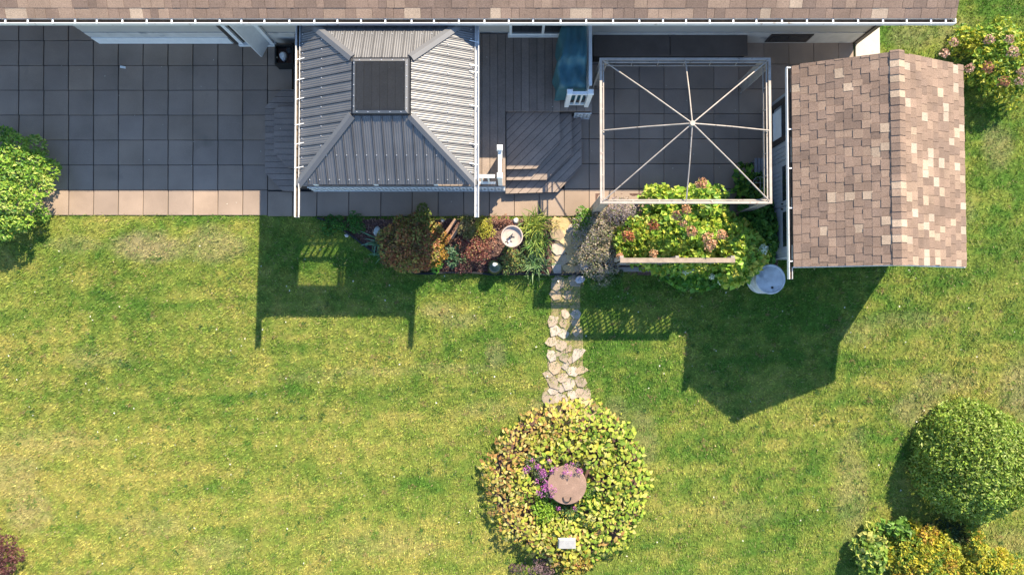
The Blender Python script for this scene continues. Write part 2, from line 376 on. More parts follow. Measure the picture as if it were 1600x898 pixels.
for j in range(1, 8):
    for i in range(13):
        x0 = 764.6 + 39 * i
        if j < 7 and x0 < 880: continue
        if j == 7 and x0 > 1160: continue
        paver(x0, x0 + 39, ROWS[j] - 2, (ROWS[j + 1] - 2) if j < 7 else 338)
for j in (1, 2, 3):
    x0 = 764.6 + 39 * 13; paver(x0, x0 + 39, ROWS[j] - 2, ROWS[j + 1] - 2); paver(x0 + 39, x0 + 62, ROWS[j] - 2, ROWS[j + 1] - 2)
a, b = W(1337, 112), W(1374, 20)
structure(MB().cbox(a.x, b.x, a.y, b.y, -0.15, 0.012, 0.01).build('concrete_walk', M['concrete']))

# ---------------------------------------------------------------- house
EAVE_Z = 2.77
HW_Y = 6.50                                # the wall
HX1 = W(1336, 62).x                        # right corner of the house
g0 = W(800, 36.5, EAVE_Z).y; g1 = W(800, 28.5, EAVE_Z).y; RX1 = W(1493, 30, EAVE_Z).x
HX0 = -14.0; WX0 = W(155, 64).x
house = thing('house', 'long house with brown shingled roof edge and white gutter at the top', 'house', (0, 8, 0))
MB().box(WX0, HX1, HW_Y, 12, 0.62, EAVE_Z - 0.12).build('wall', M['siding'], house)
MB().box(WX0, HX1 - 0.004, HW_Y - 0.025, 11.99, -0.3, 0.618).build('foundation', M['stucco'], house)
MB().box(HX0, WX0 - 0.002, 8.2, 12, -0.1, EAVE_Z - 0.12).build('wall', M['siding'], house)
for k in range(12):                        # clapboards, each a board of its own
    z = 0.66 + k * 0.165
    MB().hexa([(WX0, HW_Y - 0.02, z), (HX1, HW_Y - 0.02, z), (HX1, HW_Y + 0.01, z), (WX0, HW_Y + 0.01, z)],
              [(WX0, HW_Y - 0.004, z + 0.158), (HX1, HW_Y - 0.004, z + 0.158), (HX1, HW_Y + 0.01, z + 0.158), (WX0, HW_Y + 0.01, z + 0.158)]).build('clapboard', M['siding'], house)
PITCH = 0.36
roof = MB().hexa([(HX0, g1 + 0.004, EAVE_Z - 0.03), (RX1, g1 + 0.004, EAVE_Z - 0.03), (RX1, 11.5, EAVE_Z - 0.03 + PITCH * (11.5 - g1)), (HX0, 11.5, EAVE_Z - 0.03 + PITCH * (11.5 - g1))],
                 [(HX0, g1 + 0.004, EAVE_Z + 0.0), (RX1, g1 + 0.004, EAVE_Z + 0.0), (RX1, 11.5, EAVE_Z + PITCH * (11.5 - g1)), (HX0, 11.5, EAVE_Z + PITCH * (11.5 - g1))]).build('roof', M['shingle'], house, color=(0.26, 0.19, 0.15))
MB().box(HX0, RX1 - 0.02, g1 + 0.03, HW_Y - 0.002, EAVE_Z - 0.10, EAVE_Z - 0.075).build('soffit', M['white'], house)
MB().box(HX0, RX1 - 0.01, g1 + 0.005, g1 + 0.028, EAVE_Z - 0.16, EAVE_Z - 0.035).build('fascia', M['white'], house)
_s = MB().cbox(-0.5, 0.5, 0, 1, -0.5, 0.5, 0.012).build('shingle_proto', M['shingle']); SH_ME = _s.data; bpy.data.objects.remove(_s)
SH_LO = min(v.co.y for v in SH_ME.vertices)
for v in SH_ME.vertices: v.co.y -= SH_LO; v.co.z -= 0.5
def shingle_tint(light=0.10):
    t = rnd.random()
    base = (0.222, 0.154, 0.116) if t < 0.5 else ((0.185, 0.130, 0.101) if t < 0.78 else ((0.265, 0.187, 0.138) if t < 1 - light else (0.36, 0.272, 0.20)))
    j = rnd.uniform(0.9, 1.1); return tuple(c * j for c in base)
sl = math.atan(PITCH)
for row in range(3):
    x = HX0 + 2.9 + rnd.uniform(-.2, 0); ex = 0.188
    while x < RX1 - 0.05:
        w = rnd.choice((0.16, 0.22, 0.27, 0.34, 0.45)); w = min(w, RX1 - x)
        y0 = g1 - 0.012 + row * ex
        z0 = EAVE_Z + PITCH * (y0 - g1) + 0.016
        piece('shingle', SH_ME, (x + w / 2, y0, z0), roof, shingle_tint(0.03), (w - 0.006, (ex + 0.05) / math.cos(sl), rnd.choice((0.014, 0.02))), (sl - 0.03, 0, 0))
        x += w
# gutter: back, bottom, rolled front lip
gt = MB().box(HX0, RX1, g0, g0 + 0.016, EAVE_Z - 0.12, EAVE_Z - 0.004).box(HX0, RX1, g0 + 0.016, g1, EAVE_Z - 0.12, EAVE_Z - 0.108)
gt.box(RX1 - 0.004, RX1 + 0.02, g0 + 0.001, g1 - 0.001, EAVE_Z - 0.119, EAVE_Z - 0.006)
gut = gt.build('gutter', M['gutter'], house)
MB().box(HX0, RX1 - 0.006, g0 + 0.017, g1 - 0.002, EAVE_Z - 0.107, EAVE_Z - 0.085).build('silt', M['gutter_dirt'], gut)
for px in [8, 43, 82, 117, 151, 191, 229, 268, 305, 343, 377, 413, 452, 491, 527, 564, 602, 643, 678, 717, 757, 795, 833, 876, 916, 958, 999, 1036, 1072, 1109, 1146, 1182, 1222, 1261, 1302, 1341, 1380, 1417, 1455, 1478]:
    x = W(px, 32, EAVE_Z).x
    MB().box(x - 0.016, x + 0.016, g0 - 0.004, g1 - 0.015, EAVE_Z - 0.012, EAVE_Z - 0.001).build('gutter_hanger', M['white'], gut)
# doors and windows in the house wall
def frame_window(parent, name, x0, x1, z0, z1, y, split=None, t=0.06, fm='white', gm='glass', depth=0.07):
    f = MB()
    f.box(x0, x0 + t, y - depth, y - 0.03, z0, z1).box(x1 - t, x1, y - depth, y - 0.03, z0, z1)
    f.box(x0 + t, x1 - t, y - depth, y - 0.03, z1 - t, z1).box(x0 - 0.04, x1 + 0.04, y - depth - 0.05, y - 0.03, z0 - 0.03, z0)
    f.box(x0 + t, x1 - t, y - depth, y - 0.03, z0, z0 + t)
    if split: f.box(split - t / 2, split + t / 2, y - depth - 0.004, y - 0.03, z0 + t, z1 - t)
    w = f.build(name, M[fm], parent)
    xs = [x0 + t] + ([split - t / 2, split + t / 2] if split else []) + [x1 - t]
    for a, b in zip(xs[::2], xs[1::2]): MB().box(a, b, y - depth + 0.012, y - depth + 0.02, z0 + t, z1 - t).build('pane', M[gm], w)
    return w
DZ = 0.62                                  # deck height
xa, xb, xs = W(796, 44, DZ + .1).x, W(880, 44, DZ + .1).x, W(848, 44, DZ + .1).x
frame_window(house, 'patio_door', xa, xb, DZ + 0.06, 2.45, HW_Y, xs, depth=0.10)
# side door beside the planter: dark opening, pale frame, threshold slab, leaf ajar
xa, xb = W(374, 66, 0.1).x, W(428, 66, 0.1).x
d = MB().box(xa, xa + 0.09, HW_Y - 0.09, HW_Y - 0.026, 0.08, 2.2).box(xb - 0.09, xb, HW_Y - 0.09, HW_Y - 0.026, 0.08, 2.2).box(xa + 0.09, xb - 0.09, HW_Y - 0.09, HW_Y - 0.026, 2.1, 2.2).build('door', M['white'], house)
MB().box(xa - 0.03, xb + 0.03, HW_Y - 0.12, HW_Y - 0.027, -0.01, 0.078).build('threshold', M['white'], d)
MB().box(xa + 0.092, xb - 0.092, HW_Y - 0.035, HW_Y - 0.027, 0.08, 2.098).build('opening', M['dark_trim'], d)
MB().bar((xb - 0.11, HW_Y - 0.06, 1.1), (xb - 0.30, HW_Y - 0.42, 1.1), 0.04, 1.95).build('door_leaf', M['white'], d)
MB().box(xa - 0.14, xa - 0.035, HW_Y - 0.06, HW_Y - 0.027, 0.0, 2.3).build('dark_trim', M['dark_trim'], d)
# basement window in the foundation to the right
xa, xb = W(1197, 58, 0.2).x, W(1262, 58, 0.2).x
bw = MB().box(xa, xb, HW_Y - 0.05, HW_Y - 0.026, 0.10, 0.56).build('basement_window', M['dark_trim'], house)
MB().box(xa + 0.06, xb - 0.06, HW_Y - 0.056, HW_Y - 0.051, 0.16, 0.50).build('pane', M['glass'], bw)
MB().box(HX1 + 0.002, HX1 + 0.05, HW_Y - 0.06, HW_Y + 0.05, -0.02, EAVE_Z - 0.13).box(HX1 - 0.06, HX1 + 0.002, HW_Y - 0.06, HW_Y - 0.028, -0.02, EAVE_Z - 0.13).build('corner_trim', M['dark_trim'], house)
# long pale sill board low on the wall
MB().box(WX0 + 0.02, W(365, 64).x, HW_Y - 0.055, HW_Y - 0.027, 0.02, 0.36).build('wall_skirting', M['white'], house)

# ---------------------------------------------------------------- deck with steps
def deck_tint(): 
    j = rnd.uniform(0.88, 1.12); return (0.25 * j, 0.195 * j, 0.160 * j)
DX0, DX1 = W(459, 150, DZ).x, W(925, 150, DZ).x
DY0 = 2.82; SX0 = W(790, 174, DZ).x; SY1 = W(790, 174, DZ).y
deck = thing('deck', 'low dark brown board deck under the metal gazebo with corner steps', 'deck', ((DX0 + DX1) / 2, 4.6, 0))
MB().box(DX0 + .02, SX0 - 0.03, DY0 + 0.03, HW_Y - 0.05, 0.02, DZ - 0.032).box(SX0 - 0.028, DX1 - 0.03, SY1 + 0.03, HW_Y - 0.05, 0.02, DZ - 0.032).build('deck_frame', M['dark_trim'], deck)
bw_ = W(12.4 + 800, 449, DZ).x - W(800, 449, DZ).x
x = SX0
bounds = [SX0]
k = 0
xx = SX0
while xx - bw_ > DX0: bounds.insert(0, xx - bw_); xx -= bw_
bounds.insert(0, DX0); xx = SX0
while xx + bw_ < DX1 - 0.03: bounds.append(xx + bw_); xx += bw_
bounds.append(DX1)
for a, b in zip(bounds, bounds[1:]):
    if b - a < 0.02: continue
    y0 = DY0 if b <= SX0 + 1e-4 else SY1
    MB().cbox(a + 0.004, b - 0.004, y0, HW_Y - 0.045, DZ - 0.03, DZ + rnd.uniform(0, .003), 0.004).build('board', M['deck'], deck, color=deck_tint())
def steps(polys, zs, ang, bw, seedx):
    for poly_px, z in zip(polys, zs):
        P = [tuple(W(a, b, z).to_2d()) for a, b in poly_px]
        c = (sum(p[0] for p in P) / len(P), sum(p[1] for p in P) / len(P))
        Q = [(c[0] + (p[0] - c[0]) * 0.985, c[1] + (p[1] - c[1]) * 0.985) for p in P]
        st = MB().prism(Q, -0.03, z - 0.029).build('step', M['dark_trim'], deck)
        n = (math.cos(ang), math.sin(ang)); ds = [p[0] * n[0] + p[1] * n[1] for p in P]
        d = math.floor(min(ds) / bw) * bw
        while d < max(ds):
            q = strip(P, n, d + 0.005, d + bw - 0.005)
            if len(q) >= 3:
                MB().prism(q, z - 0.028, z + rnd.uniform(0, .002)).build('board', M['deck'], st, color=tuple(1.05 * t for t in deck_tint()))
            d += bw
steps([[(791, 174), (874, 174), (875.5, 222), (838, 263.5), (791.5, 264.5)],
       [(791, 174.5), (893, 174.5), (893.5, 241), (854, 281), (791.5, 281.5)],
       [(791, 175), (908, 182), (909, 259), (871, 300), (790, 302.5)]], [0.475, 0.32, 0.16], math.radians(-45), 0.152, 0)
steps([[(462, 166), (434, 166), (428, 172), (428, 238), (449, 262), (462, 263)],
       [(462, 140), (440, 140), (414, 167), (414, 270), (441, 298), (462, 299)]], [0.38, 0.19], math.radians(90), 0.145, 1)
# white lattice skirt along the deck's front
def lattice(name, p0, p1, z0, z1, m, parent, pitch=0.09, w=0.035, t=0.012, rim=0.05):
    p0, p1 = Vector(p0), Vector(p1); u = (p1 - p0); Ln = u.length; u.normalize(); nrm = Vector((u.y, -u.x, 0))
    base = MB()
    P = lambda s, z, o: Vector((p0.x + u.x * s + nrm.x * o, p0.y + u.y * s + nrm.y * o, z))
    rect = [(0, z0), (Ln, z0), (Ln, z1), (0, z1)]
    for sgn, off in ((1, 0.0), (-1, t + 0.001)):
        n = (math.cos(math.radians(45)), sgn * math.sin(math.radians(45)))
        ds = [a * n[0] + b * n[1] for a, b in rect]; d = min(ds)
        while d < max(ds):
            q = strip(rect, n, d, d + w)
            if len(q) >= 3:
                A = sum(q[k][0] * q[(k + 1) % len(q)][1] - q[(k + 1) % len(q)][0] * q[k][1] for k in range(len(q)))
                if A < 0: q = q[::-1]
                base.hexa([P(a, b, off) for a, b in q], [P(a, b, off + t) for a, b in q])
            d += pitch
    o = base.build(name, m, parent)
    MB().bar(P(0, z1 + rim / 2, t), P(Ln, z1 + rim / 2, t), t * 2.6, rim).bar(P(0, z0 - rim / 2, t), P(Ln, z0 - rim / 2, t), t * 2.6, rim).build('lattice_rim', m, o)
    return o
lattice('lattice_skirt', (W(486, 296, .25).x, DY0 - 0.015, 0), (SX0 - 0.01, DY0 - 0.015, 0), 0.04, 0.55, M['white'], deck, pitch=.12, w=.032, t=.008, rim=0.02)
lattice('lattice_skirt', (W(896, 178, .2).x, SY1 - 0.012, 0), (DX1, SY1 - 0.012, 0), 0.04, 0.50, M['white'], deck, pitch=.12, w=.032, t=.008, rim=0.02)

# ---------------------------------------------------------------- deck railings
def railing(label, p0, p1, posts, nb, z0=DZ, h=0.95, ends=True):
    p0, p1 = Vector((*p0, 0)), Vector((*p1, 0))
    r = thing('railing', label, 'railing', ((p0.x + p1.x) / 2, (p0.y + p1.y) / 2, z0), 'white railings round the deck')
    d = (p1 - p0); 
    for s in posts:
        c = p0 + d * s
        po = MB().box(c.x - 0.05, c.x + 0.05, c.y - 0.05, c.y + 0.05, z0 + 0.004, z0 + h + 0.04).build('post', M['white'], r)
        MB().cbox(c.x - 0.065, c.x + 0.065, c.y - 0.065, c.y + 0.065, z0 + h + 0.041, z0 + h + 0.085, 0.02).build('post_cap', M['white'], po)
    a, b = p0 + d.normalized() * 0.05, p1 - d.normalized() * 0.05
    Z = lambda v, z: (v.x, v.y, z)
    MB().bar(Z(a, z0 + h - 0.03), Z(b, z0 + h - 0.03), 0.075, 0.05).build('top_rail', M['white'], r)
    MB().bar(Z(a, z0 + 0.11), Z(b, z0 + 0.11), 0.05, 0.05).build('bottom_rail', M['white'], r)
    for k in range(nb):
        c = a + (b - a) * ((k + 1) / (nb + 1))
        MB().box(c.x - 0.018, c.x + 0.018, c.y - 0.018, c.y + 0.018, z0 + 0.136, z0 + h - 0.056).build('baluster', M['white'], r)
    return r
rx = W(781, 277, 1.45).x
railing('white railing along the front edge of the deck beneath the gazebo eave', (W(488, 292, 1).x, 2.875), (rx - 0.06, 2.875), (0, 0.33, 0.66), 26)
railing('short white railing turning the corner beside the diagonal steps', (rx, 2.875), (rx, W(781, 233, 1.5).y), (0, 1), 4)
railing('long white railing beside the covered grill', (1.755, HW_Y - 0.1), (1.755, 4.86), (0,), 12)
railing('short white railing with three openings at the foot of the covered grill', (1.29, 4.74), (1.755, 4.74), (0, 1), 2)
railing('short white side railing at the gazebo corner by the left steps', (W(488, 292, 1).x, 2.99), (W(488, 292, 1).x, 3.9), (1,), 5)

# ---------------------------------------------------------------- gazebo
GE, GT = 2.40, 3.02                        # eave and upper roof heights
gl, gr_ = W(466, 288, GE).x, W(742, 287, GE).x
gf = W(604, 288, GE).y
gcx = (gl + gr_) / 2; ghx = (gr_ - gl) / 2; gcy = gf + ghx - 0.05; gby = gcy + ghx - 0.05
thx = (W(640, 178, GT).x - W(547, 178, GT).x) / 2; tf = W(595, 181, GT).y; tb = W(595, 90, GT).y
gaz = thing('gazebo', 'hardtop gazebo with ribbed grey metal hip roof and dark square cap', 'gazebo', (gcx, gcy, DZ))
E4 = [Vector((gl, gf, GE)), Vector((gr_, gf, GE)), Vector((gr_, gby, GE)), Vector((gl, gby, GE))]
tcx = gcx
T4 = [Vector((tcx - thx, tf, GT)), Vector((tcx + thx, tf, GT)), Vector((tcx + thx, tb, GT)), Vector((tcx - thx, tb, GT))]
rb = MB()
for k in range(4):                         # rafters under the hips carry the panels
    rb.bar(E4[k] - Vector((0, 0, .055)), T4[k] - Vector((0, 0, .055)), .05, .06)
    rb.bar(T4[k] - Vector((0, 0, .05)) + (T4[(k + 1) % 4] - T4[k]).normalized() * .03, T4[(k + 1) % 4] - Vector((0, 0, .05)) - (T4[(k + 1) % 4] - T4[k]).normalized() * .03, .04, .05)
roofg = rb.build('roof', M['post'], gaz)
screws = MB()
for k in range(4):
    A, B = E4[k], E4[(k + 1) % 4]; D, C = T4[k], T4[(k + 1) % 4]
    u = (B - A).normalized(); L_ = (B - A).length
    n = u.cross((D - A)).normalized()
    if n.z < 0: n = -n
    w = n.cross(u)
    loc = lambda p: ((p - A).dot(u), (p - A).dot(w))
    trap = [loc(A), loc(B), loc(C), loc(D)]
    pw = 0.205; cnt = int(round(L_ / pw)); pw = L_ / cnt
    X3 = lambda a, b, h: A + u * a + w * b + n * h
    side = k in (1, 3)
    for i in range(cnt):
        mb = MB(); s0 = i * pw
        segs = [(0.0, 0.012, 0.020, 0.020)]       # standing seam, then low peaked ribs
        nr = 4
        fw = (pw - 0.012) / (2 * nr); c0 = 0.012
        for q in range(2 * nr):
            segs.append((c0, c0 + fw, 0.007 * (q % 2), 0.007 * (1 - q % 2))); c0 += fw
        for a0, a1, h0, h1 in segs:
            q = strip(trap, (1, 0), s0 + a0, s0 + a1)
            if len(q) >= 3:
                ar = sum(q[t][0] * q[(t + 1) % len(q)][1] - q[(t + 1) % len(q)][0] * q[t][1] for t in range(len(q)))
                if abs(ar) < 1e-5: continue
                if ar < 0: q = q[::-1]
                mb.hexa([X3(a, b, -0.012) for a, b in q], [X3(a, b, h0 + (h1 - h0) * (a - s0 - a0) / (a1 - a0)) for a, b in q])
        if mb.v: mb.build('roof_panel', M['metal_roof'], roofg)
        um = s0 + 0.05
        for vv in (0.10, 0.62):
            q = clip(trap, (0, 1), vv); lim = [p[0] for p in q if abs(p[1] - vv) < 1e-6]
            if len(lim) == 2 and min(lim) + 0.1 < um < max(lim) - 0.1:
                c = X3(um, vv, 0.0); screws.tube(c, c + n * 0.02, 0.010, 6)
for k in range(4):                         # hip caps
    a, b = E4[k] + (E4[k] - T4[k]).normalized() * 0.04 + Vector((0, 0, 0.012)), T4[k] + Vector((0, 0, 0.03))
    d = (b - a).normalized(); sd_ = d.cross(Vector((0, 0, 1))).normalized(); up = sd_.cross(d)
    dn = 0.085 * 0.36
    MB().hexa([a - sd_ * 0.088 - up * dn, a + up * -0.01, b + up * -0.01, b - sd_ * 0.088 - up * dn][::1],
              [a - sd_ * 0.088 - up * (dn - 0.016), a + up * 0.018, b + up * 0.018, b - sd_ * 0.088 - up * (dn - 0.016)]) \
        .hexa([a + up * -0.01, a + sd_ * 0.088 - up * dn, b + sd_ * 0.088 - up * dn, b + up * -0.01],
              [a + up * 0.018, a + sd_ * 0.088 - up * (dn - 0.016), b + sd_ * 0.088 - up * (dn - 0.016), b + up * 0.018]).build('hip_cap', M['metal_cap'], roofg)
# dark raised cap with flanged rim
ct = 0.10
cx0, cx1 = W(551, 135, GT + ct).x, W(637, 135, GT + ct).x; cy0, cy1 = W(595, 176.5, GT + ct).y, W(595, 92, GT + ct).y
cap = MB().hexa([(cx0 + .035, cy0 + .035, GT + ct + .001), (cx1 - .035, cy0 + .035, GT + ct + .001), (cx1 - .035, cy1 - .035, GT + ct + .001), (cx0 + .035, cy1 - .035, GT + ct + .001)],
                [(cx0 + .075, cy0 + .075, GT + ct + .035), (cx1 - .075, cy0 + .075, GT + ct + .035), (cx1 - .075, cy1 - .075, GT + ct + .035), (cx0 + .075, cy1 - .075, GT + ct + .035)]).build('roof_cap', M['smoked'], gaz)
rim = MB()
rr = [(cx0, cy0), (cx1, cy0), (cx1, cy1), (cx0, cy1)]; ri = [(cx0 + .05, cy0 + .05), (cx1 - .05, cy0 + .05), (cx1 - .05, cy1 - .05), (cx0 + .05, cy1 - .05)]
for k in range(4):
    m_ = (k + 1) % 4
    rim.hexa([(*rr[k], GT + ct - .04), (*rr[m_], GT + ct - .04), (*ri[m_], GT + ct - .01), (*ri[k], GT + ct - .01)], [(*rr[k], GT + ct - .022), (*rr[m_], GT + ct - .022), (*ri[m_], GT + ct + .012), (*ri[k], GT + ct + .012)])
rim.build('cap_rim', M['metal_cap'], cap)
nk = MB(); xa_, xb_, ya_, yb_ = T4[0].x + .03, T4[1].x - .03, T4[0].y + .03, T4[2].y - .03
nk.box(xa_, xb_, ya_, ya_ + .02, GT - .02, GT + ct - .045).box(xa_, xb_, yb_ - .02, yb_, GT - .02, GT + ct - .045).box(xa_, xa_ + .02, ya_ + .021, yb_ - .021, GT - .02, GT + ct - .045).box(xb_ - .02, xb_, ya_ + .021, yb_ - .021, GT - .02, GT + ct - .045).build('cap_neck', M['post'], cap)
for k in range(4):
    a, b = Vector((*rr[k], GT + ct)), Vector((*rr[(k + 1) % 4], GT + ct)); inw = Vector((0, 0, 1)).cross(b - a).normalized() * 0.022
    for i in range(5):
        c = a + (b - a) * ((i + .4) / 5) + inw; screws.tube(c - Vector((0, 0, .02)), c + Vector((0, 0, .006)), 0.010, 6)
tag(screws.build('screws', M['steel'], roofg), kind='stuff')
for sx in (gl + 0.22, gr_ - 0.22):
    for sy in (gf + 0.45, gby - 0.22):
        po = MB().box(sx - 0.05, sx + 0.05, sy - 0.05, sy + 0.05, DZ + 0.012, GE - 0.09).build('post', M['post'], gaz)
        MB().box(sx - 0.10, sx + 0.10, sy - 0.10, sy + 0.10, DZ + 0.004, DZ + 0.0115).build('base_plate', M['post'], po)
MB().box(gl + .12, gr_ - .12, gf + .12, gf + .19, GE - 0.088, GE - .032).box(gl + .12, gr_ - .12, gby - .19, gby - .12, GE - 0.088, GE - .032) \
    .box(gl + .12, gl + .19, gf + .191, gby - .191, GE - 0.088, GE - .032).box(gr_ - .19, gr_ - .12, gf + .191, gby - .191, GE - 0.088, GE - .032).build('beam_frame', M['post'], gaz)
# rain gutters down both sides, running out past the front
for sgn, px in ((-1, 464.0), (1, 745.0)):
    z = GE + 0.05; xc = W(px, 200, z).x; yf = W(px, 339, z).y
    xo, xi = xc + sgn * 0.045, xc - sgn * 0.045
    g = MB().box(xo - sgn * 0.014, xo, yf, gby - .1, z - 0.09, z).box(xi, xi + sgn * 0.010, yf, gby - .1, z - 0.09, z - 0.012).box(xo - sgn * 0.0141, xi + sgn * 0.0101, yf + .002, gby - .102, z - 0.09, z - 0.082).build('gutter', M['gutter'], gaz)
    MB().box(xo - sgn * 0.015, xi + sgn * 0.011, yf + .01, gby - .11, z - 0.081, z - 0.070).build('silt', M['gutter_dirt'] if sgn < 0 else M['gutter'], g)
    for py in ([93, 125, 155, 195, 225, 262] if sgn < 0 else [66, 103, 113, 166, 226, 257]):
        y = W(px, py, z).y
        MB().bar((xo, y - 0.01, z + 0.004), (xi - sgn * 0.11, y + 0.02, z + 0.035), 0.014, 0.006).build('gutter_hanger', M['white'], g)

# ---------------------------------------------------------------- platform of two dark sheets, grill, planter
plat = thing('platform', 'low platform topped with two large dark sheets against the house', 'platform', (W(1047, 66, .5).x, W(1047, 66, .5).y, 0))
z = 0.50
x0, x1, x2 = W(927, 60, z).x, W(1047, 60, z).x, W(1168, 60, z).x; y0 = W(1000, 88, z).y
MB().box(x0 + .04, x2 - .04, y0 + .04, HW_Y - 0.06, 0.005, z - .02).build('platform_frame', M['dark_trim'], plat)
MB().cbox(x0, x1 - .008, y0, HW_Y - .03, z - .019, z + .004, .004).build('sheet', M['rubber'], plat)
MB().cbox(x1 + .008, x2, y0 + .01, HW_Y - .03, z - .019, z + .001, .004).build('sheet', M['rubber'], plat)

def build_grill():
    gx0, gx1 = 1.02, 1.67; gy0, gy1 = 4.86, 6.22
    root = thing('grill', 'barbecue grill under a fitted dark teal cover on the deck', 'grill', ((gx0 + gx1) / 2, (gy0 + gy1) / 2, DZ))
    nu, nv, nz = 14, 26, 9
    V = []; Fc = []
    def top(u, v):                         # sagging cover: higher hood at the back, shelf at the front
        h = 1.14 if v > 0.46 else (0.98 if v < 0.34 else 0.98 + 0.16 * (v - 0.34) / 0.12)
        h -= 0.10 * max(0, 0.06 - min(u, 1 - u)) / 0.06
        h -= 0.08 * max(0, 0.05 - min(v, 1 - v)) / 0.05
        h += 0.03 * math.sin(9 * u + 13 * v * (0.3 + u)) * (1.3 if v < 0.5 else 0.5) - 0.02 * math.sin(23 * u - 9 * v)
        return DZ + h
    idx = {}
    for i in range(nu + 1):
        for j in range(nv + 1):
            u, v = i / nu, j / nv
            fl = 0.03 * math.sin(14 * v) if i == 0 else 0
            V.append((gx0 + (gx1 - gx0) * u + fl + (0.05 * (1 - u) if v > 0.46 else 0), gy0 + (gy1 - gy0) * v, top(u, v))); idx[i, j] = len(V) - 1
    for i in range(nu):
        for j in range(nv): Fc.append((idx[i, j], idx[i + 1, j], idx[i + 1, j + 1], idx[i, j + 1]))
    ring = [(i, 0) for i in range(nu)] + [(nu, j) for j in range(nv)] + [(i, nv) for i in range(nu, 0, -1)] + [(0, j) for j in range(nv, 0, -1)]
    prev = [idx[r] for r in ring]
    for k in range(1, nz + 1):
        cur = []
        for q, r in enumerate(ring):
            x, y, zt = V[idx[r]]; f = k / nz
            cxm, cym = (gx0 + gx1) / 2, (gy0 + gy1) / 2
            out = 1 + 0.09 * f + 0.035 * f * math.sin(q * 1.15) + 0.02 * math.sin(q * 0.37)
            xn = cxm + (x - cxm) * out
            V.append((min(xn, 1.70), cym + (y - cym) * (1 + (out - 1) * 0.5), zt + (DZ + 0.10 - zt) * f)); cur.append(len(V) - 1)
        for q in range(len(ring)):
            q2 = (q + 1) % len(ring); Fc.append((prev[q], cur[q], cur[q2], prev[q2]))
        prev = cur
    mb = MB(); mb.v = V; mb.f = Fc; mb.build('cover', M['cover'], root, smooth=True)
    for x in (gx0 + .1, gx1 - .1):
        for y in (gy0 + .15, gy1 - .15):
            MB().tube((x - .02, y, DZ + .055), (x + .02, y, DZ + .055), 0.05, 12).build('wheel', M['black'], root)
            MB().box(x - .019, x + .019, y - .019, y + .019, DZ + .1, DZ + .75).build('leg', M['black'], root)
build_grill()

def build_planter():
    a, b = W(429, 101, .35), W(458, 70, .35)
    root = thing('planter_box', 'black square planter box with stones by the side door', 'planter', ((a.x + b.x) / 2, (a.y + b.y) / 2, 0))
    t = .035
    for k, (x0, x1, y0, y1) in enumerate(((a.x, b.x, a.y, a.y + t), (a.x, b.x, b.y - t, b.y), (a.x, a.x + t, a.y + t, b.y - t), (b.x - t, b.x, a.y + t, b.y - t))):
        MB().box(x0, x1, y0, y1, 0.003, 0.36).build('side_panel', M['black'], root)
    MB().box(a.x + t, b.x - t, a.y + t, b.y - t, .003, .20).build('soil', M['mulch'], root)
    return a, b
pa, pb = build_planter()

def blob_stone(name, c, rx, ry, h, color, label=None, cat=None, parent=None, seed=0, group=None, flat=0.6, rot=0.0):
    r = random.Random(seed); n = 9 if flat < .8 else r.choice((5, 6, 6, 7))
    prof = [1 + (r.uniform(-.2, .16) if flat < .8 else r.uniform(-.3, .22)) for _ in range(n)]; mb = MB(); rings = []
    for sc, zz in (((0.86, 0.0), (1.0, 0.35), (0.94, 0.75), (flat, 1.0)) if flat < .8 else ((1, 0), (1.0, .5), (.985, .85), (.94, 1))):
        ring = []
        for k in range(n):
            t = 2 * math.pi * k / n; x, y = rx * prof[k] * sc * math.cos(t), ry * prof[k] * sc * math.sin(t)
            ring.append((c[0] + x * math.cos(rot) - y * math.sin(rot), c[1] + x * math.sin(rot) + y * math.cos(rot), c[2] + h * zz + (r.uniform(-.06, .06) * h if zz else 0)))
        rings.append(ring)
    i0 = 0
    for ring in rings: mb.v += ring
    mb.f.append(tuple(range(n - 1, -1, -1))); mb.f.append(tuple(range(3 * n, 4 * n)))
    for j in range(3):
        for k in range(n):
            k2 = (k + 1) % n; mb.f.append((j * n + k, j * n + k2, (j + 1) * n + k2, (j + 1) * n + k))
    o = mb.build(name, M['stone'], parent, color=color)
    if label: tag(o, label, cat, group)
    return o
p = W(443, 89, .25); blob_stone('stone', (p.x, p.y, .203), .10, .12, .13, (.70, .70, .68), 'rounded white stone lying in the black planter box', 'stone', seed=3)
p = W(453, 78, .22); blob_stone('stone', (p.x - .01, p.y, .203), .07, .10, .08, (.06, .06, .06), 'dark stone at the back of the black planter box', 'stone', seed=4)
p = W(194, 105, 0.03); MB().bar((p.x - .10, p.y + .012, .02), (p.x + .03, p.y - .012, .02), .05, .024).build('pipe_stub', M['white'])
o = bpy.data.objects['pipe_stub']; tag(o, 'short white stub lying on the shaded patio pavers', 'stub')

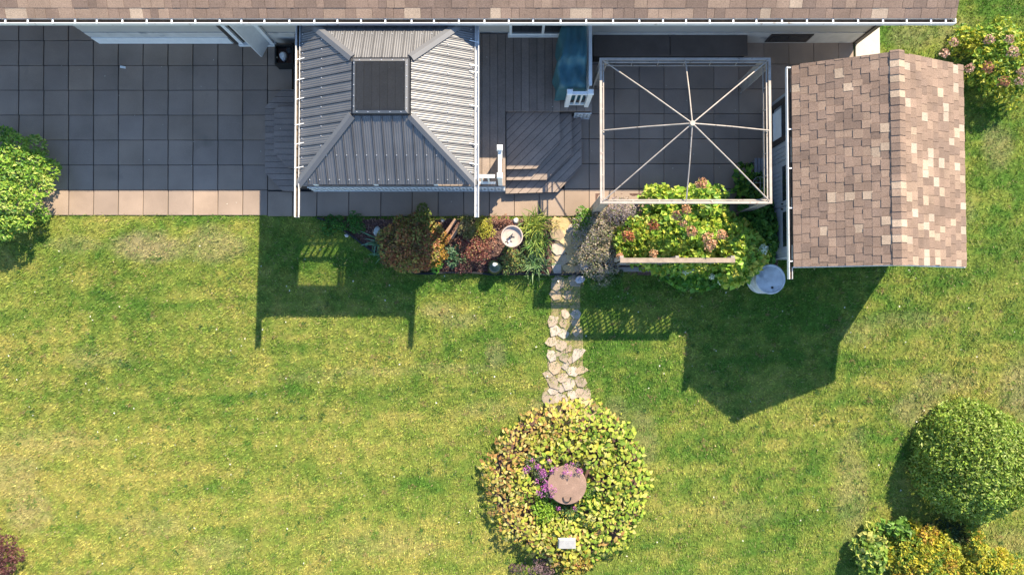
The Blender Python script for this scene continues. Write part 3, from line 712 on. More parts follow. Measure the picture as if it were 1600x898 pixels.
# ---------------------------------------------------------------- canopy frame
def build_canopy():
    z = 1.90
    TL, TR, BR, BL = W(939, 94, z), W(1203, 92, z), W(1203, 316, z), W(939, 317, z)
    x0, x1 = (TL.x + BL.x) / 2, (TR.x + BR.x) / 2; y0, y1 = (BL.y + BR.y) / 2, (TL.y + TR.y) / 2
    cx, cy = (x0 + x1) / 2, (y0 + y1) / 2
    root = thing('canopy_frame', 'bare tan metal canopy frame with eight spokes over the patio', 'canopy frame', (cx, cy, 0))
    cor = [Vector((x0, y0, z)), Vector((x1, y0, z)), Vector((x1, y1, z)), Vector((x0, y1, z))]
    for k in range(4):
        a, b = cor[k], cor[(k + 1) % 4]; d = (b - a).normalized(); inn = Vector((-d.y, d.x, 0))
        up_ = MB().bar(a - d * .025, b - d * .026, .052, .05).build('top_rail', M['frame'], root)
        l0, l1 = a + inn * 0.06 + Vector((0, 0, -.02)), b + inn * 0.06 + Vector((0, 0, -.02))
        MB().bar(l0 + d * .03, l1 - d * .03, .024, .024).bar(l0 + d * .03 + inn * .015 - Vector((0, 0, .16)), l1 - d * .03 + inn * .015 - Vector((0, 0, .16)), .022, .022).build('inner_rail', M['frame'], up_)
        L_ = (b - a).length; nb = 6; tie = MB()
        for i in range(nb + 1):
            c = a + d * (0.12 + (L_ - 0.24) * i / nb)
            tie.bar(c + inn * .027 - Vector((0, 0, .01)), c + inn * .048 - Vector((0, 0, .02)), .015, .015)
            tie.bar(c + inn * .06 - Vector((0, 0, .033)), c + inn * .075 - Vector((0, 0, .168)), .015, .015)
        tie.build('tie', M['frame'], up_)
    hub = Vector(W(1081, 193, z + .62)); hub.x = cx * .5 + hub.x * .5; hub.y = cy * .5 + hub.y * .5
    MB().tube(hub - Vector((0, 0, .09)), hub + Vector((0, 0, .03)), .055, 12).build('hub', M['frame'], root)
    ends = cor + [(cor[k] + cor[(k + 1) % 4]) / 2 for k in range(4)]
    for e in ends:
        q = e + (hub - e) * 0.02; q.z = z + .03
        mid = (hub + q) / 2 + Vector((0, 0, .03)); h2 = hub + (q - hub).normalized() * .05
        MB().tube(h2, mid, .014, 8).tube(mid, q, .014, 8).build('spoke', M['frame'], root)
    for k in range(4):
        c = cor[k]; sx = 1 if c.x < cx else -1; sy = 1 if c.y < cy else -1; zb = 0.0
        leg = MB()
        for dx, dy in ((0, 0), (.16, 0), (0, .16)):
            leg.box(c.x + sx * dx - .015, c.x + sx * dx + .015, c.y + sy * dy - .015, c.y + sy * dy + .015, zb + .004, z - .027)
        for q in range(5):
            zz = .25 + q * .35
            leg.bar((c.x + sx * .016, c.y, zz), (c.x + sx * .144, c.y, zz), .012, .012).bar((c.x, c.y + sy * .016, zz + .05), (c.x, c.y + sy * .144, zz + .05), .012, .012)
        leg.box(c.x + sx * .0155, c.x + sx * .1445, c.y - .004, c.y + .004, .10, z - .03).box(c.x - .004, c.x + .004, c.y + sy * .0155, c.y + sy * .1445, .10, z - .03)
        leg.build('leg', M['frame'], root)
build_canopy()

# ---------------------------------------------------------------- shed
def build_shed():
    ZE, ZR = 2.14, 2.94
    xl, xr = W(1239, 300, ZE).x, W(1507, 300, ZE).x; xm = W(1404, 250, ZR).x
    yf, yb = W(1300, 416.5, ZE).y, W(1238, 103, ZE).y
    xm = (xl + xr) / 2 * .6 + xm * .4
    wx0, wx1, wy0, wy1 = 6.30, xr - 0.3, yf + 0.28, yb - 0.25
    root = thing('shed', 'garden shed with brown patchwork shingle gable roof beside the patio', 'shed', ((wx0 + wx1) / 2, (wy0 + wy1) / 2, 0))
    # floor skids, walls with gable
    MB().box(wx0 + .05, wx1 - .05, wy0 + .05, wy1 - .05, gz(wy0) - .1, 0.12).build('foundation', M['dark_trim'], root)
    slp = (ZR - ZE) / (xm - xl)
    zt = ZE + slp * (wx0 - xl) - .06
    walls = MB(); walls.box(wx0, wx0 + .08, wy0, wy1, .122, zt).box(wx1 - .08, wx1, wy0, wy1, .122, ZE + (ZR - ZE) * (xr - wx1) / (xr - xm) - .06)
    for y0, y1 in ((wy0, wy0 + .08), (wy1 - .08, wy1)):
        pts = [(wx0 + .081, .122), (wx1 - .081, .122), (wx1 - .081, ZE + .06), (xm, ZR - .08), (wx0 + .081, zt)]
        walls.hexa([(a, y1, b) for a, b in pts][::1], [(a, y0, b) for a, b in pts])
    wall = walls.build('wall', M['shed_siding'], root)
    gro = MB(); k = wy0 + .05
    for i in range(int((wy1 - wy0) / .10)):
        y = wy0 + .05 + i * .10
        MB().box(wx0 - .014, wx0 - .001, y + .003, y + .094, .13, zt - .01).build('siding_board', M['shed_siding'], wall) if not (W(1212, 236, .5).y < y < W(1212, 166, .5).y) else None
    # low window with dark trim
    wy_a, wy_b = W(1210, 232, .3).y, W(1210, 168, .3).y; X = wx0
    tr = MB().box(X - .05, X - .016, wy_a, wy_a + .12, .26, 1.8).box(X - .05, X - .016, wy_b - .12, wy_b, .26, 1.8).box(X - .05, X - .016, wy_a + .12, wy_b - .12, .26, .42).box(X - .05, X - .016, wy_a + .12, wy_b - .12, 1.7, 1.8)
    win = tr.build('window', M['dark_trim'], root)
    MB().box(X - .045, X - .02, wy_a + .13, wy_b - .2, .43, .50).box(X - .045, X - .02, wy_a + .13, wy_b - .2, .86, .92).box(X - .045, X - .02, wy_a + .13, wy_a + .18, .501, .859).box(X - .045, X - .02, wy_b - .25, wy_b - .2, .501, .859).build('sash', M['white'], win)
    MB().box(X - .035, X - .022, wy_a + .181, wy_b - .251, .501, .859).build('pane', M['white'], win)  # lower pane coloured white to stand in for its sky reflection
    MB().box(X - .035, X - .022, wy_a + .13, wy_b - .13, .93, 1.69).build('pane', M['glass'], win)
    # double door with dark glass
    da, db = W(1212, 405, .3).y + .12, W(1212, 262, .3).y; dm = (da + db) / 2
    for a, b in ((da, dm - .01), (dm + .01, db)):
        dr = MB().box(X - .04, X - .016, a, b, .20, 1.95).build('door', M['shed_siding'], root)
        MB().box(X - .048, X - .041, a + .12, b - .12, .98, 1.85).build('pane', M['glass'], dr)
        for i in range(int((b - a - .04) / .1)): MB().box(X - .05, X - .041, a + .03 + i * .1, a + .115 + i * .1, .24, .92).build('door_board', M['shed_siding'], dr)
        MB().tube((X - .09, (b - .05) if a == da else (a + .05), 1.0), (X - .049, (b - .05) if a == da else (a + .05), 1.0), .018, 8).build('handle', M['black'], dr)
    # roof: two slabs, shingles, ridge caps
    th = .05
    def slab(xa, za, xb, zb):
        return MB().hexa([(xa, yf, za - th), (xb, yf, zb - th), (xb, yb, zb - th), (xa, yb, za - th)] if xa < xb else [(xb, yf, zb - th), (xa, yf, za - th), (xa, yb, za - th), (xb, yb, zb - th)],
                         [(xa, yf, za), (xb, yf, zb), (xb, yb, zb), (xa, yb, za)] if xa < xb else [(xb, yf, zb), (xa, yf, za), (xa, yb, za), (xb, yb, zb)])
    rl = slab(xl, ZE, xm - .001, ZR).build('roof', M['roof_deck'], root)
    rr_ = slab(xr, ZE, xm + .001, ZR).build('roof', M['roof_deck'], root)
    def slope(xe, sgn, ncourse, parent, parts):
        run = abs(xm - xe); ang = math.atan((ZR - ZE) / run); ex = run / ncourse
        V = []; Q = []; Cc = []
        for c in range(ncourse):
            off = rnd.uniform(-.15, 0); y = yf - .015 + off; raised = rnd.random() < .5; hx = xe + sgn * (c * ex - .012)
            hz = ZE + (ZR - ZE) * (c * ex - .012) / run
            while y < yb + .01:
                wd = rnd.uniform(.145, .225); a, b = max(y, yf - .012), min(y + wd, yb + .012); y += wd
                raised = not raised
                if b - a < .03: continue
                tcol = shingle_tint(.07) if parts or rnd.random() > .09 else (.38, .30, .235)
                if not raised: tcol = tuple(t * .93 for t in tcol)
                thk = .017 if raised else .011
                Ls = (ex + .02) / math.cos(ang); tip = .03
                lo = 0.0 if raised else .004
                if parts:
                    piece('shingle', SH_ME, (hx + sgn * lo, (a + b) / 2, hz + lo * (ZR - ZE) / run + .012 + thk), parent, tcol, (b - a - .006, Ls, thk),
                          (ang - .034 * (1 if raised else .75), 0, -sgn * math.pi / 2))
                else:
                    R = Matrix.Rotation(-sgn * math.pi / 2, 3, 'Z') @ Matrix.Rotation(ang - .034 * (1 if raised else .75), 3, 'X')
                    p0 = Vector((hx + sgn * lo, (a + b) / 2, hz + lo * (ZR - ZE) / run + .012 + thk)); hw = (b - a - .006) / 2
                    i = len(V)
                    for zz in (-thk, 0):
                        for sx, sy in ((-hw, 0), (hw, 0), (hw, Ls), (-hw, Ls)): V.append(tuple(p0 + R @ Vector((sx, sy, zz)))); Cc.append(tcol)
                    Q.extend([(i + 4, i + 5, i + 6, i + 7), (i + 3, i + 2, i + 1, i), (i, i + 1, i + 5, i + 4), (i + 1, i + 2, i + 6, i + 5), (i + 2, i + 3, i + 7, i + 6), (i + 3, i, i + 4, i + 7)])
        if not parts: np_mesh('shingles', V, np.array(Q), M['shingle_attr'], parent, np.array(Cc), 'stuff')
    slope(xl, 1, 12, rl, True)
    slope(xr, -1, 12, rr_, False)
    y = yf - .02
    k = 0
    while y < yb:
        y2 = min(y + .155, yb + .012); t = shingle_tint(.18); h0 = ZR + .055 + .004 * (k % 2)
        mb = MB()
        al, ar = (ZR - ZE) / (xm - xl), (ZR - ZE) / (xr - xm)
        mb.hexa([(xm - .15, y, h0 - .15 * al - .02), (xm, y, h0 - .02), (xm, y2 + .03, h0 - .025), (xm - .15, y2 + .03, h0 - .15 * al - .025)],
                [(xm - .15, y, h0 - .15 * al), (xm, y, h0), (xm, y2 + .03, h0 - .012), (xm - .15, y2 + .03, h0 - .15 * al - .012)])
        mb.hexa([(xm, y, h0 - .02), (xm + .15, y, h0 - .15 * ar - .02), (xm + .15, y2 + .03, h0 - .15 * ar - .025), (xm, y2 + .03, h0 - .025)],
                [(xm, y, h0), (xm + .15, y, h0 - .15 * ar), (xm + .15, y2 + .03, h0 - .15 * ar - .012), (xm, y2 + .03, h0 - .012)])
        mb.build('ridge_cap', M['shingle'], rl, color=t); y = y2; k += 1
    # gutter on the patio side, running past the front
    z = ZE - .005; g0x, g1x = xl - .10, xl - .012; yg0, yg1 = W(1238, 436, z).y, W(1238, 104, z).y
    g = MB().box(g0x, g0x + .016, yg0, yg1, z - .10, z).box(g0x + .0161, g1x, yg0 + .002, yg1, z - .10, z - .09).box(g1x - .008, g1x, yg0 + .002, yf - .02, z - .0899, z - .02).build('gutter', M['gutter'], root)
    MB().box(g0x + .017, g1x - .009, yg0 + .01, yg1 - .01, z - .089, z - .045).build('silt', M['gutter_dirt'], g)
    for py in (106, 202, 263, 325, 408): 
        yy = W(1238, py, z).y; MB().box(g0x - .004, g1x, yy - .012, yy + .012, z + .001, z + .009).build('gutter_hanger', M['white'], g)
    for xa, za, xb, zb in ((xl + .01, ZE, xm - .02, ZR), (xm + .02, ZR, xr - .01, ZE)):
        MB().bar((xa, yf - .012, za - .075), (xb, yf - .012, zb - .075), .02, .10).build('fascia', M['white'], root)
build_shed()

# ---------------------------------------------------------------- foliage helpers
def leaf_arrays(P, D, Nn, ln, wd, col):    # two triangles per leaf, folded along the midrib
    S = np.cross(D, Nn); S /= np.linalg.norm(S, axis=1, keepdims=True) + 1e-9
    U = np.cross(S, D)
    b = P; t = P + D * ln[:, None] - U * (ln * .12)[:, None]; m = P + D * (ln * .45)[:, None]
    l = m - S * (wd / 2)[:, None] + U * (wd * .18)[:, None]; r = m + S * (wd / 2)[:, None] + U * (wd * .18)[:, None]
    V = np.stack([b, l, t, r], 1).reshape(-1, 3); i = np.arange(len(P))[:, None] * 4
    T = np.concatenate([i + [[0, 2, 1]], i + [[0, 3, 2]]], 1).reshape(-1, 3)
    return V, T, np.repeat(col, 4, 0)

def unit(v): return v / (np.linalg.norm(v, axis=1, keepdims=True) + 1e-9)
def crown_points(clumps, n, rng, inner=.55, up=-0.15):
    cl = np.array(clumps, float); wgt = (cl[:, 3] * cl[:, 4]) ** 1.0 + cl[:, 5] * cl[:, 3]; k = rng.choice(len(cl), n, p=wgt / wgt.sum())
    d = unit(rng.normal(size=(n, 3))); d[:, 2] = np.where(d[:, 2] < up, -d[:, 2], d[:, 2])
    r = rng.uniform(inner, 1.0, n) ** .6
    return cl[k, :3] + d * r[:, None] * cl[k, 3:6], d, k

def palette_cols(pal, k, ncl, rng, jit=.25, clump_mix=.6):
    c = np.array([p[:3] for p in pal]); w = np.array([p[3] for p in pal], float); w /= w.sum()
    ck = rng.choice(len(c), ncl, p=w); lk = rng.choice(len(c), len(k), p=w)
    s = rng.random(len(k)) < clump_mix
    return c[np.where(s, ck[k], lk)] * rng.uniform(1 - jit, 1 + jit, (len(k), 1))

def shrub(name, label, cat, c, clumps, n, ln, wd, pal, seed, group=None, droop=.3, stems=6, jit=.25, clump_mix=.6, flat=0.35, inner=.55, colfn=None, stem_r=.02):
    """c = base; clumps = list of (dx,dy,dz,rx,ry,rz) relative to it"""
    rng = np.random.default_rng(seed); root = thing(name, label, cat, c, group)
    cl = [(c[0] + a, c[1] + b, c[2] + d, e, f, g) for a, b, d, e, f, g in clumps]
    P, d, k = crown_points(cl, n, rng, inner)
    ok = P[:, 2] > gzv(P[:, 1]) + .01; P, d, k = P[ok], d[ok], k[ok]
    D = unit(d * .7 + rng.normal(size=d.shape) * .6 - np.array((0, 0, droop))); Nn = unit(d * (1 - flat) + np.array((0, 0, 1.0)) * flat * 2 + rng.normal(size=d.shape) * .35)
    L = rng.uniform(.7, 1.25, len(P)) * ln; Wd = L * (wd / ln) * rng.uniform(.8, 1.2, len(P))
    col = palette_cols(pal, k, len(cl), rng, jit, clump_mix)
    if colfn is not None: col = colfn(P, col, rng)
    V, T, cc = leaf_arrays(P - D * (L * .4)[:, None], D, Nn, L, Wd, col)
    np_mesh('crown', V, T, M['leaf'], root, cc)
    mb = MB(); r_ = random.Random(seed)
    for i in range(stems):
        q = cl[i % len(cl)]; b = Vector((c[0] + r_.uniform(-.06, .06), c[1] + r_.uniform(-.06, .06), c[2] - .05))
        e = Vector((q[0], q[1], q[2] + q[5] * .2)); m = (b + e) / 2 + Vector((r_.uniform(-.08, .08), r_.uniform(-.08, .08), .08))
        mb.tube(b, m, stem_r, 6, stem_r * .7).tube(m, e, stem_r * .7, 6, stem_r * .35)
    mb.build('stem' if name != 'clipped_shrub' else 'trunk', M['bark'], root)
    return root

def mound(rx, ry, h, n, seed, cr=.3, top=.75):        # clumps filling a rounded bush outline
    r = random.Random(seed); out = []
    for i in range(n):
        a = i * 2.39996; q = math.sqrt((i + .5) / n); x, y = rx * q * math.cos(a), ry * q * math.sin(a)
        s = cr * r.uniform(.75, 1.25)
        out.append((x * (1 - cr * .3), y * (1 - cr * .3), h * (top * math.sqrt(max(0.05, 1 - q * q * .85)) ) + r.uniform(-.05, .08) - .02, s, s * r.uniform(.8, 1.2), s * .8))
    return out

def blades(name, label, cat, c, n, ln, wd, pal, seed, spread=.12, lean=(.3, 1.3), group=None):
    rng = np.random.default_rng(seed); root = thing(name, label, cat, c, group)
    th = rng.uniform(0, 2 * np.pi, n); L = ln * rng.uniform(.6, 1.15, n); le = rng.uniform(*lean, n)
    B = np.c_[c[0] + rng.normal(0, spread, n), c[1] + rng.normal(0, spread, n), np.full(n, c[2] - .02)]
    H = np.c_[np.cos(th), np.sin(th), np.zeros(n)]; S = np.c_[-np.sin(th), np.cos(th), np.zeros(n)] * (wd / 2)
    M1 = B + (H * np.sin(le * .5)[:, None] + np.array((0, 0, 1.)) * np.cos(le * .5)[:, None]) * (L * .5)[:, None]
    T_ = M1 + (H * np.sin(le)[:, None] + np.array((0, 0, 1.)) * np.cos(le * 1.25)[:, None]) * (L * .5)[:, None]
    V = np.stack([B - S * .7, B + S * .7, M1 + S, M1 - S, T_], 1).reshape(-1, 3); i = np.arange(n)[:, None] * 5
    F = np.concatenate([i + [[0, 1, 2]], i + [[0, 2, 3]], i + [[3, 2, 4]]], 1).reshape(-1, 3)
    col = palette_cols(pal, np.zeros(n, int), 1, rng, .3, 0.0)
    np_mesh('leaves', V, F, M['leaf'], root, np.repeat(col, 5, 0), 'stuff')
    return root

def flower_head(parent, c, r, pal, seed, name='flower_head', n=70):
    rng = np.random.default_rng(seed); d = unit(rng.normal(size=(n, 3))); d[:, 2] = np.abs(d[:, 2])
    P = np.array(c) + d * r * rng.uniform(.75, 1, (n, 1)) * np.array((1, 1, .75)); L = rng.uniform(.7, 1.2, n) * r * .45
    col = palette_cols(pal, np.zeros(n, int), 1, rng, .25, 0)
    V, T, cc = leaf_arrays(P, unit(rng.normal(size=(n, 3))), d, L, L * .9, col)
    return np_mesh(name, V, T, M['petal'], parent, cc)

# ---------------------------------------------------------------- garden bed
def fan_structure(name, pts, mt, lift, rough=.03):
    c = sum((Vector(p) for p in pts), Vector((0, 0))) / len(pts)
    xs = np.arange(min(p[0] for p in pts), max(p[0] for p in pts), .08); ys = np.arange(min(p[1] for p in pts), max(p[1] for p in pts), .08)
    X, Y = np.meshgrid(xs, ys); ins = inside(pts, X + .04, Y + .04)
    Z = gzv(Y) + lift + rough * (fbm(X * 4, Y * 4, 8) - .3)
    nx = len(xs); I = np.arange(len(ys) * nx).reshape(len(ys), nx)
    q = [(I[j, i], I[j, i + 1], I[j + 1, i + 1], I[j + 1, i]) for j in range(len(ys) - 1) for i in range(nx - 1) if ins[j, i]]
    q = np.array(q); used, inv = np.unique(q, return_inverse=True); V = np.c_[X.ravel(), Y.ravel(), Z.ravel()][used]
    return structure(np_mesh(name, V, inv.reshape(-1, 4), mt))
fan_structure('mulch_bed', BED, M['mulch'], .022)
def chips():
    n = 16000; x = NP.uniform(W(498, 340).x, W(1216, 340).x, n); y = NP.uniform(WG(800, 441).y, W(800, 300).y, n)
    k = inside(BED, x, y); k &= ~((y > PATIO_Y) & (x < W(1165, 320).x)); x, y = x[k], y[k]; n = len(x)
    th = NP.uniform(0, 6.28, n); P = np.c_[x, y, gzv(y) + .04 + NP.uniform(0, .012, n)]
    D = np.c_[np.cos(th), np.sin(th), NP.normal(0, .25, n)]; Nn = np.c_[NP.normal(0, .3, n), NP.normal(0, .3, n), np.ones(n)]
    L = NP.uniform(.025, .075, n); pal = np.array([(.17, .085, .065), (.25, .13, .095), (.08, .045, .036), (.30, .20, .15), (.14, .085, .085)])
    V, T, cc = leaf_arrays(P, unit(D), unit(Nn), L, L * .5, pal[NP.integers(0, 5, n)])
    tag(np_mesh('bark_chips', V, T, M['chips'], cols=cc), 'reddish bark chips spread over the flower bed', 'mulch', kind='stuff')
chips()
# black edging strip
def edging():
    pts = [WG(*p) for p in [(497, 341), (520, 349), (540, 361), (560, 376), (582, 392), (605, 408), (630, 420), (655, 427.5), (700, 426), (740, 426), (770, 429), (800, 427), (850, 429), (900, 428), (960, 424)]]
    P = []
    for a, b, c_, d_ in zip([pts[0]] + pts[:-2], pts[:-1], pts[1:], pts[2:] + [pts[-1]]):
        for t in (0, .25, .5, .75):
            P.append(0.5 * ((2 * b) + (c_ - a) * t + (2 * a - 5 * b + 4 * c_ - d_) * t * t + (3 * b - a - 3 * c_ + d_) * t ** 3))
    P.append(pts[-1]); mb = MB()
    for a, b in zip(P, P[1:]): mb.bar(a + Vector((0, 0, .05)), b + Vector((0, 0, .05)) + (b - a) * .1, .045, .12)
    tag(mb.build('garden_edging', M['black']), 'black rubber edging curving along the front of the flower bed', 'edging')
edging()
# rear bed timber below the lattice
a = WG(962, 421); b = WG(1070, 421)
tag(MB().bar((a.x, a.y, a.z + .06), (b.x, b.y, b.z + .06), .11, .12).build('landscape_timber', M['grey_wood']), 'grey landscape timber lying in front of the lattice panel', 'timber')

# path of flagstones
PP = []
for c, w in PATHC: PP.append((c[0] - w, c[1]))
for c, w in PATHC[::-1]: PP.append((c[0] + w, c[1]))
low = [(c[0] - w * 1.0, c[1]) for c, w in PATHC] + [(c[0] + w * 1.0, c[1]) for c, w in PATHC[::-1]]
path = fan_structure('garden_path', low, M['sand'], .006, .012)
up_ = [WG(*p).to_2d() for p in [(862, 340), (918, 340), (912, 380), (912, 427), (862, 427), (866, 380)]]
fan_structure('path_bedding', up_, M['sand'], .045, .012)
PINK = [(.38, .295, .22), (.40, .33, .27), (.33, .26, .19), (.35, .265, .18)]
def flag(px, py, rx, ry, tone=None, lift=0.0, k=[0]):
    k[0] += 1; c = WG(px, py); r_ = random.Random(100 + k[0])
    col = tone or PINK[r_.randrange(4)]; j = r_.uniform(.85, 1.1)
    blob_stone('flagstone', (c.x, c.y, c.z - .004 + lift), rx / 52, ry / 52, .026, tuple(t * j for t in col), parent=path, seed=200 + k[0], flat=.86, rot=r_.uniform(0, 3))
for px, py, rx, ry in [(866, 516, 9, 7), (879, 520, 6, 9), (902, 517, 6, 8), (862, 534, 6, 9), (876.5, 538, 8.5, 7.5), (889, 543, 6, 7), (903, 552, 7.5, 13), (862, 554, 7, 9), (880.5, 556, 10, 9), (867, 572, 10, 8), (894, 579, 7, 9), (907.5, 578, 6.5, 9),
                       (878, 590, 7, 9), (890, 599, 9.5, 9), (863, 596, 8, 12), (908, 596, 9, 8), (876, 607, 6, 7), (865, 609, 7, 8), (857, 621, 11, 11), (876, 622, 11, 9), (910, 614, 12, 9), (893, 616, 8, 9), (871, 552, 4, 4), (893, 562, 5, 5), (884, 571, 6, 6),
                       (864, 501, 9, 7), (884, 491, 7, 6), (899, 490, 7, 7), (870, 442, 9, 11), (868, 459, 9, 7), (899, 437, 9, 9), (887, 460, 7, 6), (880, 505, 7, 6), (897, 503, 6, 6), (858, 585, 6, 9)]: flag(px, py, rx, ry)
TAN = [(.46, .34, .17), (.42, .31, .16), (.50, .38, .21)]
for q, (px, py, rx, ry) in enumerate([(868, 640, 14, 8), (886, 645, 13, 9), (905, 638, 12, 10), (922, 646, 12, 9), (895, 630, 9, 7), (915, 630, 9, 8), (932, 655, 10, 8), (878, 655, 14, 8), (905, 655, 14, 9), (852, 648, 10, 7)]): flag(px, py, rx, ry, TAN[q % 3], .005)
for q, (px, py, rx, ry) in enumerate([(880, 352, 12, 9), (897, 360, 10, 10), (884, 372, 11, 9), (871, 366, 9, 10), (889, 386, 12, 9), (873, 389, 10, 9), (901, 378, 8, 9), (879, 405, 11, 9), (895, 404, 11, 8), (870, 418, 10, 7), (888, 420, 11, 6), (903, 420, 8, 6), (868, 348, 8, 7)]): flag(px, py, rx, ry, [TAN[q % 3], PINK[q % 4]][q % 2], .045)

# ---------------------------------------------------------------- lattice fence in the bed
def build_fence():
    zt = 1.42; L0, L1 = W(972, 406, zt), W(1146, 408, zt); y = (L0.y + L1.y) / 2; zb = gz(y)
    root = thing('lattice_fence', 'weathered wooden lattice fence panel with flat cap rail behind the hydrangeas', 'fence', ((L0.x + L1.x) / 2, y, zb))
    lattice('lattice', (L0.x + .05, y, 0), (L1.x - .05, y, 0), zb + .12, zt - .10, M['grey_wood'], root, pitch=.105, w=.036)
    MB().box(L0.x - .04, L1.x + .04, y - .045, y + .06, zt - .035, zt).build('cap_rail', M['wood'], root)
    MB().box(L0.x, L1.x, y - .035, y - .014, zt - .10, zt - .036).build('face_board', M['shed_siding'], root)
    for x in (L0.x, (L0.x + L1.x) / 2, L1.x): MB().box(x - .04, x + .04, y + .03, y + .11, zb - .2, zt - .0355).build('post', M['grey_wood'], root)
build_fence()

# ---------------------------------------------------------------- bed plants
G1 = (.06, .15, .025); G2 = (.11, .22, .03); YG = (.26, .34, .035); YL = (.40, .38, .05); DG = (.025, .085, .02); LIME = (.19, .34, .035)
def at(px, py, z=0): p = WG(px, py); return (p.x, p.y, p.z)
HY = [(.40, .48, .06, .36), (.28, .44, .05, .34), (.17, .32, .04, .22), (.52, .50, .08, .16)]
def hydrangea(label, cpx, rx, ry, h, ncl, n, seed, pal, heads, ln=.15):
    c = at(*cpx); root = shrub('hydrangea', label, 'hydrangea', c, mound(rx, ry, h, ncl, seed, .26), n, ln, ln * .72, pal, seed, 'hydrangeas', stems=10, clump_mix=.35, flat=.45, stem_r=.012)
    for i, (px, py, z, r, kind) in enumerate(heads):
        p = W(px, py, z); pk = {'dry': [(.54, .30, .16, 1), (.46, .24, .13, 1), (.60, .40, .25, .6)], 'white': [(.72, .74, .60, 1), (.60, .68, .45, .6)], 'pink': [(.50, .27, .22, 1), (.42, .24, .17, 1), (.55, .36, .26, .7)], 'rust': [(.40, .13, .06, 1), (.34, .16, .08, .8)]}[kind]
        flower_head(root, (p.x, p.y, p.z + .06), r * 1.2, pk, seed * 50 + i, n=110)
    return root
hydrangea('large yellow-green hydrangea with tan dried heads inside the lattice fence', (1064, 377), 1.38, .80, 1.28, 46, 4800, 21, HY,
          [(1056, 338, 1.5, .09, 'dry'), (1071, 328, 1.5, .09, 'dry'), (1020, 352, 1.45, .10, 'rust'), (1079, 362, 1.5, .10, 'dry'), (1104, 372, 1.5, .095, 'dry'), (1112, 381, 1.48, .08, 'dry'), (1106, 386, 1.45, .085, 'dry'), (1126, 367, 1.48, .095, 'dry'), (1020, 397, 1.3, .08, 'dry'), (1066, 349, 1.5, .07, 'dry')])
hydrangea('bright hydrangea with an orange-brown head next to the silvery bush', (988, 384), .50, .55, 1.1, 12, 800, 22, [(*YG, .45), (*YL, .3), (*LIME, .3)], [(979, 367, 1.3, .11, 'rust'), (985, 372, 1.28, .07, 'rust'), (968, 400, 1.1, .07, 'dry')])
hydrangea('yellow-green hydrangea reaching up through the canopy frame with a tan head', (1076, 325), .72, .36, 1.25, 16, 1300, 23, HY, [(1096, 287, 1.45, .10, 'dry'), (1090, 290, 1.42, .07, 'dry')])
hydrangea('small hydrangea sprig under the lower rail of the canopy frame', (1022, 322), .36, .24, .95, 7, 360, 24, HY, [])
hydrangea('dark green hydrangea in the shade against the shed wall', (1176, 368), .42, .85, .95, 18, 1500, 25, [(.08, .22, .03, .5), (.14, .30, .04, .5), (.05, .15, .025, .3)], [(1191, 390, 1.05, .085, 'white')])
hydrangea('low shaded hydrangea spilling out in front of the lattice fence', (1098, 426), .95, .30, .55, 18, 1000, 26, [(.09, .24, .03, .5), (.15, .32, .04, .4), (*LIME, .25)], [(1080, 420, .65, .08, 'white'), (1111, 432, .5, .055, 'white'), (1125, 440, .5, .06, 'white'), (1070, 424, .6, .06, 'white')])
hydrangea('round green hydrangea under the spoked corner of the canopy frame by the bench', (1164, 296), .34, .34, .55, 8, 300, 27, [(*G1, .5), (*LIME, .5)], [])
hydrangea('sunlit hydrangea at the right end of the lattice cap rail', (1134, 396), .62, .72, 1.6, 18, 1700, 28, HY, [])
shrub('silvery_bush', 'grey-green fine-leaved bush with seedy tan tips beside the flagstones', 'bush', at(934, 385), mound(.55, .92, .75, 26, 31, .22), 6500, .055, .022, [(.42, .34, .22, .45), (.28, .28, .17, .4), (.17, .21, .08, .4), (.50, .42, .32, .35), (.30, .27, .28, .3)], 31, clump_mix=.25, stem_r=.01)
shrub('silvery_bush', 'violet-grey bush under the lower left corner of the canopy frame', 'bush', at(965, 342), mound(.52, .30, .8, 12, 32, .2), 2400, .05, .02, [(.36, .30, .33, .5), (.25, .22, .22, .4), (.46, .38, .33, .3), (.2, .25, .09, .3)], 32, clump_mix=.25, stem_r=.01)
shrub('small_shrub', 'small bright green shrub between the path and the silvery bush', 'shrub', at(911, 350), mound(.22, .34, .5, 9, 33, .15), 900, .07, .04, [(*LIME, .5), (.12, .26, .04, .5)], 33, stem_r=.008)
shrub('small_shrub', 'green leafy fringe of bush over the lattice fence base', 'shrub', at(940, 432), mound(.42, .22, .4, 9, 34, .16), 1000, .06, .03, [(*G1, .5), (.10, .16, .05, .5)], 34, stem_r=.008)
# left half of the bed
shrub('smokebush', 'large dark bronze and olive shrub in the middle of the flower bed', 'shrub', at(644, 383), mound(.72, .66, .85, 34, 41, .2), 6500, .075, .045, [(.16, .11, .045, .35), (.32, .13, .055, .45), (.26, .25, .06, .5), (.44, .21, .07, .35), (.38, .33, .08, .3)], 41, clump_mix=.45)
shrub('small_shrub', 'olive green shrub tip rising above the bronze shrub by the patio', 'shrub', at(665, 350), mound(.20, .36, .75, 7, 42, .14), 700, .07, .04, [(.16, .2, .04, .6), (.2, .2, .05, .3)], 42, stem_r=.008)
shrub('perennial', 'orange and yellow perennial clump at the right foot of the bronze shrub', 'perennial', at(688, 385), mound(.20, .52, .35, 9, 43, .14), 900, .06, .03, [(.42, .24, .05, .5), (.48, .34, .06, .5), (.34, .13, .05, .25)], 43, stem_r=.006)
shrub('perennial', 'crimson foliage clump on the flank of the bronze shrub', 'perennial', at(671, 380), mound(.12, .16, .75, 4, 44, .1), 260, .06, .03, [(.22, .02, .03, 1), (.28, .05, .05, .5)], 44, stem_r=.006)
